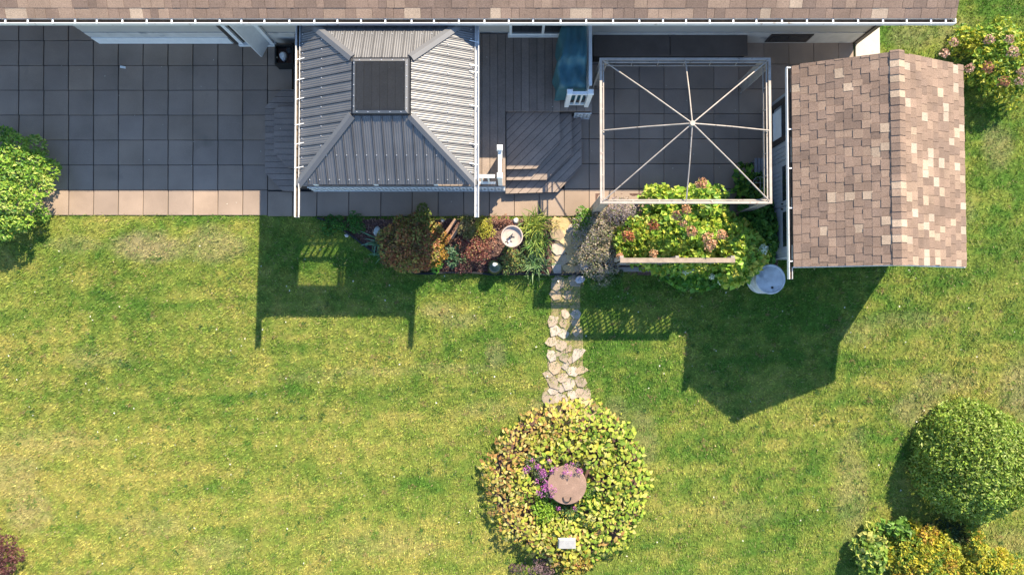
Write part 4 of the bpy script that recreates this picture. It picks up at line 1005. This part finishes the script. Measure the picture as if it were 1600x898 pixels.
shrub('perennial', 'low bright green plant at the left tip of the flower bed', 'perennial', at(522, 351), mound(.32, .18, .22, 8, 45, .12), 800, .05, .025, [(.05, .17, .025, .6), (.07, .2, .03, .5)], 45, stem_r=.005)
shrub('perennial', 'second low green plant beside the one at the bed tip', 'perennial', at(557, 350), mound(.20, .26, .24, 7, 46, .12), 700, .05, .025, [(.05, .17, .025, .6), (.07, .2, .03, .5)], 46, stem_r=.005)
blades('iris', 'blue-green strappy iris at the left foot of the bronze shrub', 'iris', at(592, 380), 26, .55, .035, [(.12, .26, .15, .6), (.16, .30, .2, .4)], 47, .05, (.5, 1.3))
blades('iris', 'pale strappy leaves hanging over the edging below the bronze shrub', 'iris', at(598, 396), 14, .42, .03, [(.15, .3, .15, .6), (.2, .34, .2, .4)], 48, .04, (.6, 1.35))
o = blob_stone('stone', (*at(590, 362)[:2], gz(at(590, 362)[1])), .09, .13, .12, (.42, .46, .46), 'pale bluish stone behind the iris in the flower bed', 'stone', seed=61)
for q, (px, py, s, lb) in enumerate([(542, 368, .05, 'small pale stone at the edging near the bed tip'), (692, 345, .05, 'small pale stone between bronze shrub and leaning planks'), (806, 345, .075, 'white stone at the patio edge above the bird bath'), (914, 415, .13, 'grey rounded stone at the foot of the silvery bush'), (906, 436, .12, 'grey flat stone beside the path just below the edging')]):
    c = at(px, py); blob_stone('stone', (c[0], c[1], c[2] + .01), s, s * .9, s, (.55, .52, .48) if q < 3 else (.36, .37, .42), lb, 'stone', seed=70 + q)
# leaning planks
for q, (a, b, lb) in enumerate([((712, 343), (692, 372), 'reddish wooden plank slanting across the bed next to the bronze shrub'), ((723, 347), (701, 381), 'second slanting wooden plank nearer the bird bath')]):
    p0, p1 = W(*a, .16), WG(*b); tag(MB().bar((p0.x, p0.y, .17), (p1.x, p1.y, p1.z + .10), .075, .05).build('plank', M['plank']), lb, 'plank')
RED = [(.30, .10, .075, .5), (.36, .17, .11, .5), (.2, .06, .06, .4), (.38, .26, .16, .35), (.42, .33, .12, .15)]
shrub('heuchera', 'coral red foliage clump left of the bird bath', 'perennial', at(745, 388), mound(.46, .30, .32, 12, 51, .17), 1500, .06, .024, RED, 51, clump_mix=.3, stem_r=.006)
shrub('heuchera', 'dusky purple and red foliage clump next to the black globe', 'perennial', at(728, 408), mound(.34, .22, .26, 9, 52, .15), 900, .06, .026, [(.09, .05, .045, .5), (.14, .055, .055, .5), (.2, .11, .085, .4), (.09, .13, .05, .3)], 52, stem_r=.006)
shrub('perennial', 'yellow-green tufted plant above the coral clump', 'perennial', at(757, 358), mound(.26, .24, .35, 8, 53, .14), 900, .06, .022, [(.40, .38, .05, .6), (.28, .3, .05, .5), (.46, .36, .08, .2)], 53, stem_r=.006)
shrub('perennial', 'olive and straw coloured tuft beside the slanting planks', 'perennial', at(732, 360), mound(.22, .26, .35, 7, 54, .14), 700, .06, .022, [(.28, .24, .1, .6), (.22, .24, .06, .5), (.36, .25, .13, .3)], 54, stem_r=.006)
shrub('perennial', 'pinkish ground cover between bird bath and patio edge', 'perennial', at(780, 347), mound(.32, .10, .12, 6, 55, .1), 500, .045, .018, [(.38, .2, .14, .6), (.32, .14, .1, .4)], 55, stem_r=.004)
shrub('perennial', 'fresh green leafy tuft in front of the bronze shrub at the edging', 'perennial', at(681, 413), mound(.16, .17, .26, 5, 56, .12), 260, .10, .035, [(.12, .3, .04, .7), (.2, .38, .06, .4)], 56, stem_r=.005)
shrub('perennial', 'blue-green plant between the plank foot and the purple clump', 'perennial', at(708, 398), mound(.18, .24, .3, 6, 57, .13), 420, .07, .035, [(.08, .17, .08, .6), (.16, .25, .14, .4)], 57, stem_r=.005)
shrub('perennial', 'pink ground cover patch against the edging below the planks', 'perennial', at(695, 416), mound(.2, .13, .1, 5, 58, .1), 350, .04, .018, [(.40, .21, .16, .7), (.33, .15, .11, .4)], 58, stem_r=.004)
shrub('perennial', 'mixed green and golden plant between globe and daylilies', 'perennial', at(800, 408), mound(.32, .26, .3, 9, 59, .15), 900, .07, .025, [(.2, .26, .07, .5), (.36, .3, .07, .35), (.13, .2, .08, .4), (.42, .25, .09, .15)], 59, stem_r=.006)
blades('daylily', 'big arching daylily with yellow-green strap leaves at the patio edge', 'daylily', at(835, 356), 170, .62, .028, [(.26, .34, .06, .6), (.36, .4, .08, .5), (.18, .28, .06, .4)], 61, .12, (.3, 1.25))
blades('daylily', 'arching green daylily between bird bath and flagstones', 'daylily', at(838, 382), 170, .58, .028, [(.16, .26, .06, .6), (.26, .34, .08, .5), (.1, .2, .05, .4)], 62, .12, (.3, 1.25))
blades('daylily', 'grey-green daylily drooping over the edging in front', 'daylily', at(836, 410), 150, .55, .028, [(.13, .23, .08, .6), (.22, .31, .14, .5), (.09, .17, .06, .4)], 63, .11, (.3, 1.3))
blades('dry_grass', 'thin pale dry grass tuft by the flagstones under the patio', 'grass tuft', at(866, 352), 40, .34, .012, [(.45, .38, .14, 1), (.35, .32, .12, .6)], 64, .06, (.4, 1.3))

# bird bath with a bird figure
def build_birdbath():
    zt = .62; c = W(800, 369, zt); g = gz(c.y)
    root = thing('bird_bath', 'round stone bird bath on a pedestal in the flower bed', 'bird bath', (c.x, c.y, g))
    MB().lathe((c.x, c.y, g), [(.17, 0), (.17, .05), (.10, .10), (.065, .2), (.06, .40), (.09, zt - g - .13), (.12, zt - g - .12)], 20).build('pedestal', M['birdbath'], root, smooth=False)
    r = 17.2 / (F_PX / (CAM_H - zt))
    MB().lathe((c.x, c.y, zt - .12), [(.10, 0), (r * .8, .04), (r, .10), (r, .13), (r * .90, .13), (r * .82, .085), (r * .55, .06), (.02, .055)], 32).build('bowl', M['birdbath'], root)
    b = thing('bird_figure', 'dark bird figure with spread wings standing in the bird bath', 'figurine', (c.x, c.y, zt - .06)); mb = MB(); x, y, z = c.x - .04, c.y - .03, zt - .055
    mb.lathe((x, y, z), [(.012, 0), (.03, .02), (.038, .05), (.028, .09), (.012, .11)], 10); mb.tube((x, y, z + .08), (x + .05, y + .07, z + .12), .026, 8, .016).tube((x + .05, y + .07, z + .12), (x + .065, y + .095, z + .115), .01, 6, .002)
    mb.build('body', M['post'], b, smooth=True)
    for s in (-1, 1):
        MB().hexa([(x, y - .01, z + .06), (x + s * .10, y - .05 + s * .03, z + .08), (x + s * .10, y - .01 + s * .03, z + .085), (x, y + .03, z + .065)], [(x, y - .01, z + .07), (x + s * .10, y - .05 + s * .03, z + .086), (x + s * .10, y - .01 + s * .03, z + .091), (x, y + .03, z + .075)]).build('wing', M['post'], b)
    MB().bar((x, y - .02, z + .05), (x - .045, y - .11, z + .05), .035, .01).build('tail', M['gutter'], b)
build_birdbath()
def build_globe():
    zt = .30; c = W(773, 417, .2); g = gz(c.y); r = 12.5 / (F_PX / (CAM_H - .2))
    root = thing('garden_globe', 'glossy black garden globe with a pale cap at the bed edging', 'garden globe', (c.x, c.y, g))
    MB().lathe((c.x, c.y, g), [(.10, 0), (.10, .05), (.06, .06)], 16).build('base', M['black'], root)
    MB().lathe((c.x, c.y, g + .05), [(r * math.cos(t), r + r * math.sin(t)) for t in np.linspace(-1.4, 1.5, 12)], 24).build('globe', M['glossy'], root, smooth=True)
    MB().lathe((c.x - .005, c.y + .05, g + .05 + 2 * r - .018), [(.045, 0), (.045, .02), (.03, .03)], 14).build('cap', M['barrel'], root)
M['glossy'] = mat('dark_green_glaze', (.008, .018, .014), rough=.25, var=.3, scale=12, fine=.5, fine_scale=70)
build_globe()

# ---------------------------------------------------------------- barrel, bench, wire stand near the shed
def build_barrel():
    zt = .60; c = W(1204, 436, zt); g = gz(c.y); r = 22.5 / (F_PX / (CAM_H - zt)); h = zt - g
    root = thing('barrel', 'pale galvanised round barrel with lid on the grass by the shed', 'barrel', (c.x, c.y, g))
    MB().lathe((c.x, c.y, g + .004), [(r * .93, 0), (r * .97, h * .1), (r * .955, h * .3), (r * .985, h * .33), (r * .955, h * .36), (r * .97, h * .62), (r, h * .66), (r * .97, h * .7), (r, h - .05)], 36).build('body', M['barrel'], root)
    MB().lathe((c.x, c.y, zt - .045), [(r * 1.03, 0), (r * 1.05, .03), (r * 1.02, .055), (r * .94, .055), (r * .90, .035), (r * .5, .032), (.01, .034)], 36).build('lid', M['barrel'], root)
    MB().lathe((c.x + .04, c.y - .2, zt - .008), [(.03, 0), (.03, .012), (.02, .012)], 12).build('bung', M['black'], root)
build_barrel()
def build_bench():
    a, b = W(1179, 285, .42), W(1199, 247, .42); root = thing('bench', 'small grey slatted bench in front of the shed door', 'bench', ((a.x + b.x) / 2, (a.y + b.y) / 2, 0))
    n = 4; w = (b.x - a.x) / n
    for k in range(n): MB().cbox(a.x + k * w + .006, a.x + (k + 1) * w - .006, a.y, b.y, .39, .42, .004).build('slat', M['bench'], root)
    for y in (a.y + .06, b.y - .06):
        MB().box(a.x + .02, b.x - .02, y - .02, y + .02, .34, .388).build('bearer', M['bench'], root)
        for x in (a.x + .04, b.x - .04): MB().box(x - .02, x + .02, y - .019, y + .019, .004, .339).build('leg', M['bench'], root)
M['bench'] = mat('bench_grey', (.17, .17, .18), rough=.7, var=.12)
build_bench()
def build_wire():
    zt = .65; c = W(1187, 286, zt); root = thing('wire_plant_stand', 'round wire plant stand holding a dried plant under the canopy corner', 'plant stand', (c.x, c.y, 0))
    r = .15; mb = MB()
    ring = lambda rr, zz: [Vector((c.x + rr * math.cos(2 * math.pi * k / 20), c.y + rr * math.sin(2 * math.pi * k / 20), zz)) for k in range(21)]
    mb.path(ring(r, zt), .008, 6); mb.path(ring(r * .8, zt - .2), .006, 6)
    mb.build('ring', M['wire'], root)
    for k in range(4):
        t = 2 * math.pi * k / 4 + .4; MB().tube((c.x + r * math.cos(t), c.y + r * math.sin(t), zt), (c.x + r * .8 * math.cos(t), c.y + r * .8 * math.sin(t), 0.003), .007, 6).build('leg', M['wire'], root)
    MB().path([Vector((c.x - r, c.y, zt)), Vector((c.x, c.y, zt + .06)), Vector((c.x + r, c.y, zt))], .006, 6).path([Vector((c.x, c.y - r, zt)), Vector((c.x, c.y, zt + .06)), Vector((c.x, c.y + r, zt))], .006, 6).build('handle', M['wire'], root)
    flower_head(root, (c.x - .05, c.y, zt - .18), .12, [(.20, .10, .05, 1), (.12, .07, .04, 1)], 900, 'dried_plant')
build_wire()

# ---------------------------------------------------------------- round bed
RCZ = gz(RC[1])
rp = [(RC[0] + (RR - .12) * math.cos(t), RC[1] + (RR - .12) * math.sin(t)) for t in np.linspace(0, 2 * math.pi, 40)[:-1]]
fan_structure('round_bed', [Vector(p) for p in rp], M['mulch'], .02)
def leaf_mesh(seed):
    r = random.Random(seed); L, Wd = 1.0, .62; mb = MB(); ts = [0, .18, .42, .7, 1.0]; ws = [.05, .40, .5, .34, 0.02]
    pts = []
    for t, w in zip(ts, ws):
        zc = .16 * math.sin(t * 2.4) - .10 * t; up = .10 * w
        pts.append([(-w * Wd, t * L, zc + up), (0, t * L, zc - .02), (w * Wd, t * L, zc + up + r.uniform(-.02, .02))])
    for row in pts: mb.v += row
    for j in range(4):
        for k in range(2): i = j * 3 + k; mb.f.append((i, i + 1, i + 4, i + 3))
    o = mb.build('leaf_proto', M['big_leaf']); me = o.data; bpy.data.objects.remove(o); lo = min(v.co.y for v in me.vertices); zz = min(v.co.z for v in me.vertices)
    for v in me.vertices: v.co.y -= lo; v.co.z -= 0
    me.polygons.foreach_set('use_smooth', [True] * len(me.polygons)); return me
LEAVES = [leaf_mesh(i) for i in range(4)]
H_GOLD = [(.40, .36, .05), (.46, .42, .08), (.32, .36, .04), (.50, .46, .14), (.27, .32, .04)]; H_BROWN = [(.40, .25, .08), (.46, .34, .09), (.33, .18, .06), (.48, .42, .14), (.36, .34, .07)]; H_GREEN = [(.24, .34, .035), (.32, .39, .05), (.38, .40, .06), (.17, .27, .03), (.46, .45, .10)]
def hosta(label, cx, cy, rad, h, n, pals, seed, size=.2):
    r_ = random.Random(seed); g = gz(cy); root = thing('hosta', label, 'hosta', (cx, cy, g), 'hostas in the round bed')
    for i in range(n):
        q = (i + .5) / n; th = i * 2.39996 + r_.uniform(-.3, .3); rr = rad * math.sqrt(q) * .86 + r_.uniform(-.07, .07)
        zz = g + h * (1 - .7 * q) + r_.uniform(-.07, .06); pal = pals[0] if r_.random() < pals[2] else pals[1]; c = r_.choice(pal); j = r_.uniform(.8, 1.15); s = size * r_.uniform(.6, 1.35)
        o = piece('leaf', LEAVES[i % 4], (cx + rr * math.cos(th), cy + rr * math.sin(th), zz), root, tuple(t * j for t in c), (s * r_.uniform(.65, 1.1), s, s * r_.uniform(.3, 1.1)), (-.15 - .55 * q + r_.uniform(-.35, .35), r_.uniform(-.4, .4), th - math.pi / 2 + r_.uniform(-1.5, 1.5)))
    MB().tube((cx, cy, g - .05), (cx, cy, g + h * .6), .05, 8, .03).build('crown_stalk', M['leaf_stalk'], root)
M['leaf_stalk'] = mat('leaf_stalks', (.14, .18, .04), rough=.7, var=.2)
CLOCK = ['right', 'upper right, right of the path', 'top, where the path ends', 'upper left', 'left', 'lower left', 'bottom', 'lower right']
N_OUT = 15
names = ['at the far right edge', 'on the right edge just above the middle', 'at the upper right edge', 'on the upper edge right of the path end', 'at the top where the path ends', 'on the upper edge left of the path end', 'at the upper left edge', 'on the left edge just above the middle',
         'at the far left edge', 'on the left edge just below the middle', 'at the lower left edge', 'on the lower edge left of the small box', 'on the lower edge right of the small box', 'at the lower right edge', 'on the right edge just below the middle']
for i in range(N_OUT):
    t = 2 * math.pi * i / N_OUT; rr = 1.56 + rnd.uniform(-.10, .10)
    x, y = RC[0] + rr * math.cos(t), RC[1] + rr * math.sin(t) * 0.98
    brown = max(0, math.cos(t - 2.75)); lab = ('browning hosta ' if brown > .6 else ('golden hosta ' if math.cos(t) < .35 else 'yellow-green hosta ')) + names[i] + ' of the round bed'
    hosta(lab, x, y, rnd.uniform(.56, .72), rnd.uniform(.4, .56), 225, (H_BROWN, H_GREEN if math.cos(t) > .2 else H_GOLD, .12 + .75 * brown), 300 + i, .120 if brown < .5 else .105)
inner_n = ['right of the round lid', 'above and right of the round lid', 'above the round lid', 'above and left of the round lid', 'below and right of the round lid', 'left of the purple flowers beside the lid', 'below the round lid above the small box']
for i, deg in enumerate((0, 48, 92, 130, -48, 180, -100)):
    t = math.radians(deg); hosta(('golden ' if i in (2, 3) else 'yellow-green ') + 'inner hosta ' + inner_n[i] + ' in the round bed', RC[0] + (.94 if i < 5 else 1.15) * math.cos(t), RC[1] + (.92 if i < 5 else 1.1) * math.sin(t), .54, .5, 170, (H_GOLD, H_GREEN, .5), 340 + i, .118)
PUR = [(.40, .10, .34, 1), (.48, .18, .42, .6)]
def flowering(label, px, py, rx, ry, h, seed, nf, pal, n=700):
    c = at(px, py); r_ = random.Random(seed); root = shrub('flowering_plant', label, 'flowers', c, mound(rx, ry, h, 7, seed, .15), n, .055, .025, pal, seed, stem_r=.006)
    for i in range(nf): flower_head(root, (c[0] + r_.uniform(-rx, rx) * .85, c[1] + r_.uniform(-ry, ry) * .85, c[2] + h + r_.uniform(0, .12)), .065, PUR, seed * 9 + i, 'blossom', 24)
GG = [(.11, .17, .06, .6), (.16, .2, .09, .5), (.2, .16, .12, .3)]
flowering('purple flowering plant close to the left side of the round lid', 852, 745, .30, .46, .50, 81, 18, GG)
flowering('greyish plant with a few purple blooms upper left of the lid', 838, 722, .36, .30, .50, 82, 9, GG)
flowering('purple flowers at the upper rim of the round lid', 892, 724, .28, .14, .50, 83, 8, [(.12, .1, .12, .6), (.09, .13, .06, .6)], 320)
flowering('dark green plant with one purple bloom below the lid', 888, 797, .32, .2, .35, 84, 2, [(.08, .18, .04, .6), (.14, .22, .08, .5)])
shrub('perennial', 'fresh lime green plant lower left of the round lid', 'perennial', at(851, 790), mound(.36, .28, .4, 9, 85, .16), 900, .07, .035, [(*LIME, .6), (.26, .4, .04, .5)], 85, stem_r=.006)
shrub('perennial', 'lime green plant at the right rim of the round lid', 'perennial', at(922, 775), mound(.2, .32, .4, 7, 86, .14), 600, .07, .035, [(*LIME, .5), (.13, .25, .05, .5)], 86, stem_r=.006)
MIX = [(.42, .30, .06, .5), (.30, .32, .05, .5), (.40, .2, .08, .3), (.22, .26, .06, .3)]
shrub('perennial', 'yellow and orange plant left of the small box below the round bed', 'perennial', at(858, 842), mound(.42, .36, .4, 10, 87, .18), 1000, .09, .05, MIX, 87, stem_r=.008)
shrub('perennial', 'orange-yellow plant below the small box at the picture edge', 'perennial', at(890, 878), mound(.42, .34, .35, 10, 88, .18), 1000, .09, .05, MIX, 88, stem_r=.008)
shrub('perennial', 'purple-grey plant at the bottom edge below the round bed', 'perennial', at(848, 885), mound(.34, .26, .4, 8, 89, .15), 900, .05, .022, [(.18, .11, .13, .5), (.12, .08, .08, .4), (.26, .17, .17, .3)], 89, stem_r=.006)
shrub('perennial', 'dark purple tuft on the grass left of the purple-grey plant', 'perennial', at(812, 885), mound(.2, .12, .25, 5, 90, .1), 300, .05, .022, [(.16, .09, .1, .5), (.08, .12, .05, .4)], 90, stem_r=.006)

def build_lid():
    zt = -.02; c = W(886, 757.5, zt); r = 30.3 / (F_PX / (CAM_H - zt)); g = gz(c.y)
    root = thing('fire_pit', 'fire pit closed by a round rusty brown lid amid the hostas', 'fire pit', (c.x, c.y, g))
    MB().lathe((c.x, c.y, g), [(r * .86, 0), (r * .9, .1), (r * .92, zt - g - .06)], 32).build('bowl', M['dark_trim'], root)
    lid = MB().lathe((c.x, c.y, zt - .055), [(r, 0), (r * 1.0, .03), (r * .97, .045), (r * .6, .052), (.02, .056)], 48).build('lid', M['rust'], root)
    hx, hy = c.x, c.y - r * .70
    pts = [Vector((hx + .095 * math.cos(t), hy - .11 * math.sin(t) + .04, zt + .02 - .0 * t)) for t in np.linspace(0, math.pi, 9)]
    MB().path([pts[0] - Vector((0, 0, .03))] + pts + [pts[-1] - Vector((0, 0, .03))], .011, 6).build('handle', M['black'], lid)
build_lid()
def build_box():
    zt = .05; a, b = W(872, 856, zt), W(900, 841, zt); g = gz(a.y); root = thing('garden_lantern', 'small pale box lantern standing at the lower edge of the round bed', 'lantern', ((a.x + b.x) / 2, (a.y + b.y) / 2, g))
    xm, ym = (a.x + b.x) / 2, (a.y + b.y) / 2
    MB().box(xm - .13, xm + .13, ym - .10, ym + .10, g + .004, zt - .061).build('body', M['grey_wood'], root)
    MB().hexa([(a.x, a.y - .03, zt - .06), (b.x, a.y - .03, zt - .06), (b.x, b.y, zt - .06), (a.x, b.y, zt - .06)], [(a.x + .02, a.y - .01, zt - .01), (b.x - .02, a.y - .01, zt - .01), (b.x - .03, b.y - .03, zt + .02), (a.x + .03, b.y - .03, zt + .02)]).build('roof', M['bench_pale'], root)
    MB().box(xm - .09, xm + .09, ym - .112, ym - .101, g + .1, zt - .1).build('pane', M['glass'], root)
M['bench_pale'] = mat('pale_grey_cap', (.36, .35, .33), rough=.7, var=.15, scale=12)
build_box()

# ---------------------------------------------------------------- big shrubs at the edges
def dome():
    c = WG(1502, 714); rx, ry, h = 1.38, 1.48, 1.5
    rng = np.random.default_rng(95); n = 17000; root = thing('clipped_shrub', 'large dense green shrub clipped into a dome on the right of the lawn', 'shrub', tuple(c))
    d = unit(rng.normal(size=(n, 3))); d[:, 2] = np.where(d[:, 2] < -.25, -d[:, 2], d[:, 2])
    bump = 1 + .26 * (fbm(d[:, 0] * 3.2 + 5, d[:, 1] * 3.2 + d[:, 2] * 2 + 5, 4) - .5) + .06 * (rng.random(n) < .03)
    P = np.array((c.x, c.y, c.z + .30)) + d * np.array((rx, ry, h - .3)) * (rng.uniform(.80, 1, n) ** .7 * bump)[:, None]
    P = P[P[:, 2] > c.z + .02]; d = d[:len(P)]; d = unit((P - np.array((c.x, c.y, c.z + .3))) / np.array((rx, ry, h - .3)))
    n = len(P); D = unit(d * .45 + rng.normal(size=(n, 3)) * .7 + np.array((0, 0, .1))); Nn = unit(d * 1.0 + rng.normal(size=(n, 3)) * .55)
    L = rng.uniform(.07, .13, n); col = np.array([(.22, .32, .045), (.31, .40, .07), (.42, .48, .13), (.14, .24, .035)])[rng.choice(4, n, p=(.35, .35, .15, .15))] * rng.uniform(.6, 1.3, (n, 1)) * (.75 + .6 * fbm(P[:, 0] * 2.2, P[:, 1] * 2.2, 91))[:, None]
    V, T, cc = leaf_arrays(P - D * (L * .5)[:, None], D, Nn, L, L * .42, col); np_mesh('crown', V, T, M['leaf'], root, cc)
    MB().tube((c.x, c.y, c.z - .1), (c.x, c.y, c.z + .6), .11, 10, .07).build('trunk', M['bark'], root)
    mb = MB()
    for k in range(9):
        t = k * 2.4; mb.tube((c.x, c.y, c.z + .25), (c.x + .9 * math.cos(t), c.y + .9 * math.sin(t), c.z + .8 + .1 * (k % 3)), .04, 6, .012)
    mb.build('limb', M['bark'], root)
dome()
def leafy(label, name, px, py, rx, ry, h, ncl, n, ln, pal, seed, cr, **kw): return shrub(name, label, 'bush', at(px, py), mound(rx, ry, h, ncl, seed, cr), n, ln, ln * .45, pal, seed, **kw)
ROSE = [(.20, .36, .045, .5), (.32, .45, .06, .5), (.12, .26, .04, .35), (.42, .48, .12, .25)]
leafy('tall leafy green bush at the left edge between patio and lawn', 'leafy_bush', 34, 292, 1.12, 1.38, 1.2, 44, 8200, .10, ROSE, 101, .24, clump_mix=.4)
YEL = [(.54, .47, .05, .55), (.44, .44, .05, .55), (.50, .32, .06, .13), (.18, .28, .04, .4)]
leafy('yellow and orange autumn bush in the lower right corner', 'autumn_bush', 1428, 862, .98, .80, .9, 44, 5200, .11, YEL, 102, .17, clump_mix=.5, droop=-.3)
leafy('yellow bush with a tall spur at the bottom right edge', 'autumn_bush', 1520, 876, .75, .50, .75, 24, 2600, .11, YEL, 103, .16, clump_mix=.5, droop=-.3)
leafy('upright golden spur of foliage below the clipped dome', 'autumn_bush', 1503, 842, .2, .48, .85, 9, 900, .10, YEL, 104, .13, clump_mix=.4)
leafy('straggly yellow sprays at the far right bottom of the lawn', 'autumn_bush', 1570, 878, .4, .24, .35, 8, 800, .07, YEL, 105, .14, clump_mix=.4)
BRO = [(.22, .33, .05, .5), (.36, .42, .08, .5), (.14, .24, .04, .4), (.44, .44, .12, .2)]
shrub('broadleaf_bush', 'broad-leaved pale green plant at the left side of the autumn bush', 'bush', at(1350, 858), mound(.36, .62, .6, 12, 106, .2), 520, .16, .12, BRO, 106, clump_mix=.3)
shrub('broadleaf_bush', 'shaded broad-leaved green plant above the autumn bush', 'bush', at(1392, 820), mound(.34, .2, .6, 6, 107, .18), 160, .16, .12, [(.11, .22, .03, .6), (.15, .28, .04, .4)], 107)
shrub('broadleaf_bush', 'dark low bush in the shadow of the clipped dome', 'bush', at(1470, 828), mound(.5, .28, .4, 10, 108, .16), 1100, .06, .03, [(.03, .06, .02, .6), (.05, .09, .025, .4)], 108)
shrub('barberry', 'dark purple barberry bush in the lower left corner', 'bush', at(4, 866), mound(.66, .80, .7, 24, 109, .2), 6500, .055, .026, [(.12, .045, .045, .5), (.18, .07, .065, .4), (.07, .03, .03, .4), (.27, .13, .11, .2)], 109, clump_mix=.3)
HT = [(.36, .42, .05, .4), (.46, .46, .05, .4), (.2, .34, .04, .5), (.1, .2, .03, .3)]
r1 = shrub('hydrangea', 'tall yellow-green hydrangea with pinkish heads beyond the shed', 'hydrangea', at(1548, 108), mound(.80, 1.0, 1.0, 26, 111, .26), 1900, .13, .07, HT, 111, clump_mix=.4)
for i, (px, py, z, r) in enumerate([(1545, 62, 1.2, .11), (1582, 82, 1.1, .13), (1543, 106, 1.2, .13), (1568, 128, 1.1, .13), (1514, 108, 1.0, .11), (1592, 128, 1.0, .1), (1490, 66, .8, .1), (1475, 84, .7, .11), (1577, 62, 1.0, .1), (1596, 112, 1.0, .1)]):
    flower_head(r1, tuple(W(px, py, z)), r, [(.55, .34, .27, 1), (.46, .28, .2, 1), (.6, .42, .32, .7)] if i not in (2, 3) else [(.42, .2, .12, 1), (.36, .18, .1, 1)], 1200 + i)
shrub('hydrangea', 'low spreading yellow hydrangea between shed corner and tall one', 'hydrangea', at(1502, 72), mound(.5, .35, .45, 9, 112, .2), 620, .11, .06, HT, 112, clump_mix=.4)

# ---------------------------------------------------------------- small litter
def litter():
    n = 420; x = NP.uniform(-12.5, 12.5, n); y = NP.uniform(-6.5, 1.5, n); k = ~inside(BED, x, y) & ((x - RC[0]) ** 2 + (y - RC[1]) ** 2 > RR ** 2) & (y < PATIO_Y)
    x, y = x[k], y[k]; n = len(x); P = np.c_[x, y, gzv(y) + .05]; th = NP.uniform(0, 6.28, n); D = np.c_[np.cos(th), np.sin(th), NP.normal(0, .2, n)]
    pal = np.array([(.62, .60, .48), (.5, .4, .2), (.7, .68, .6), (.34, .2, .1)]); L = NP.uniform(.02, .055, n)
    V, T, cc = leaf_arrays(P, unit(D), unit(np.c_[NP.normal(0, .2, n), NP.normal(0, .2, n), np.ones(n)]), L, L * .7, pal[NP.integers(0, 4, n)])
    tag(np_mesh('fallen_leaves', V, T, M['petal'], cols=cc), 'tiny pale fallen leaves and clover heads scattered over the lawn', 'fallen leaves', kind='stuff')
    n = 60; x = NP.uniform(W(60, 200).x, W(1190, 200).x, n); y = NP.uniform(PATIO_Y + .1, 6.2, n); z = np.where((x > DX0 - .7) & (x < 1.9) & (y > 2.8), DZ + .006, .008); k = ~((x > -.5) & (x < 1.95) & (y < 4.7)); x, y, z = x[k], y[k], z[k]; n = len(x)
    th = NP.uniform(0, 6.28, n); L = NP.uniform(.015, .04, n); V, T, cc = leaf_arrays(np.c_[x, y, z], np.c_[np.cos(th), np.sin(th), np.zeros(n)], np.tile((0, 0, 1.), (n, 1)), L, L * .6, np.tile((.6, .55, .45), (n, 1)))
    tag(np_mesh('patio_specks', V, T, M['petal'], cols=cc), 'tiny pale leaf specks lying on the patio pavers', 'leaf specks', kind='stuff')
litter()
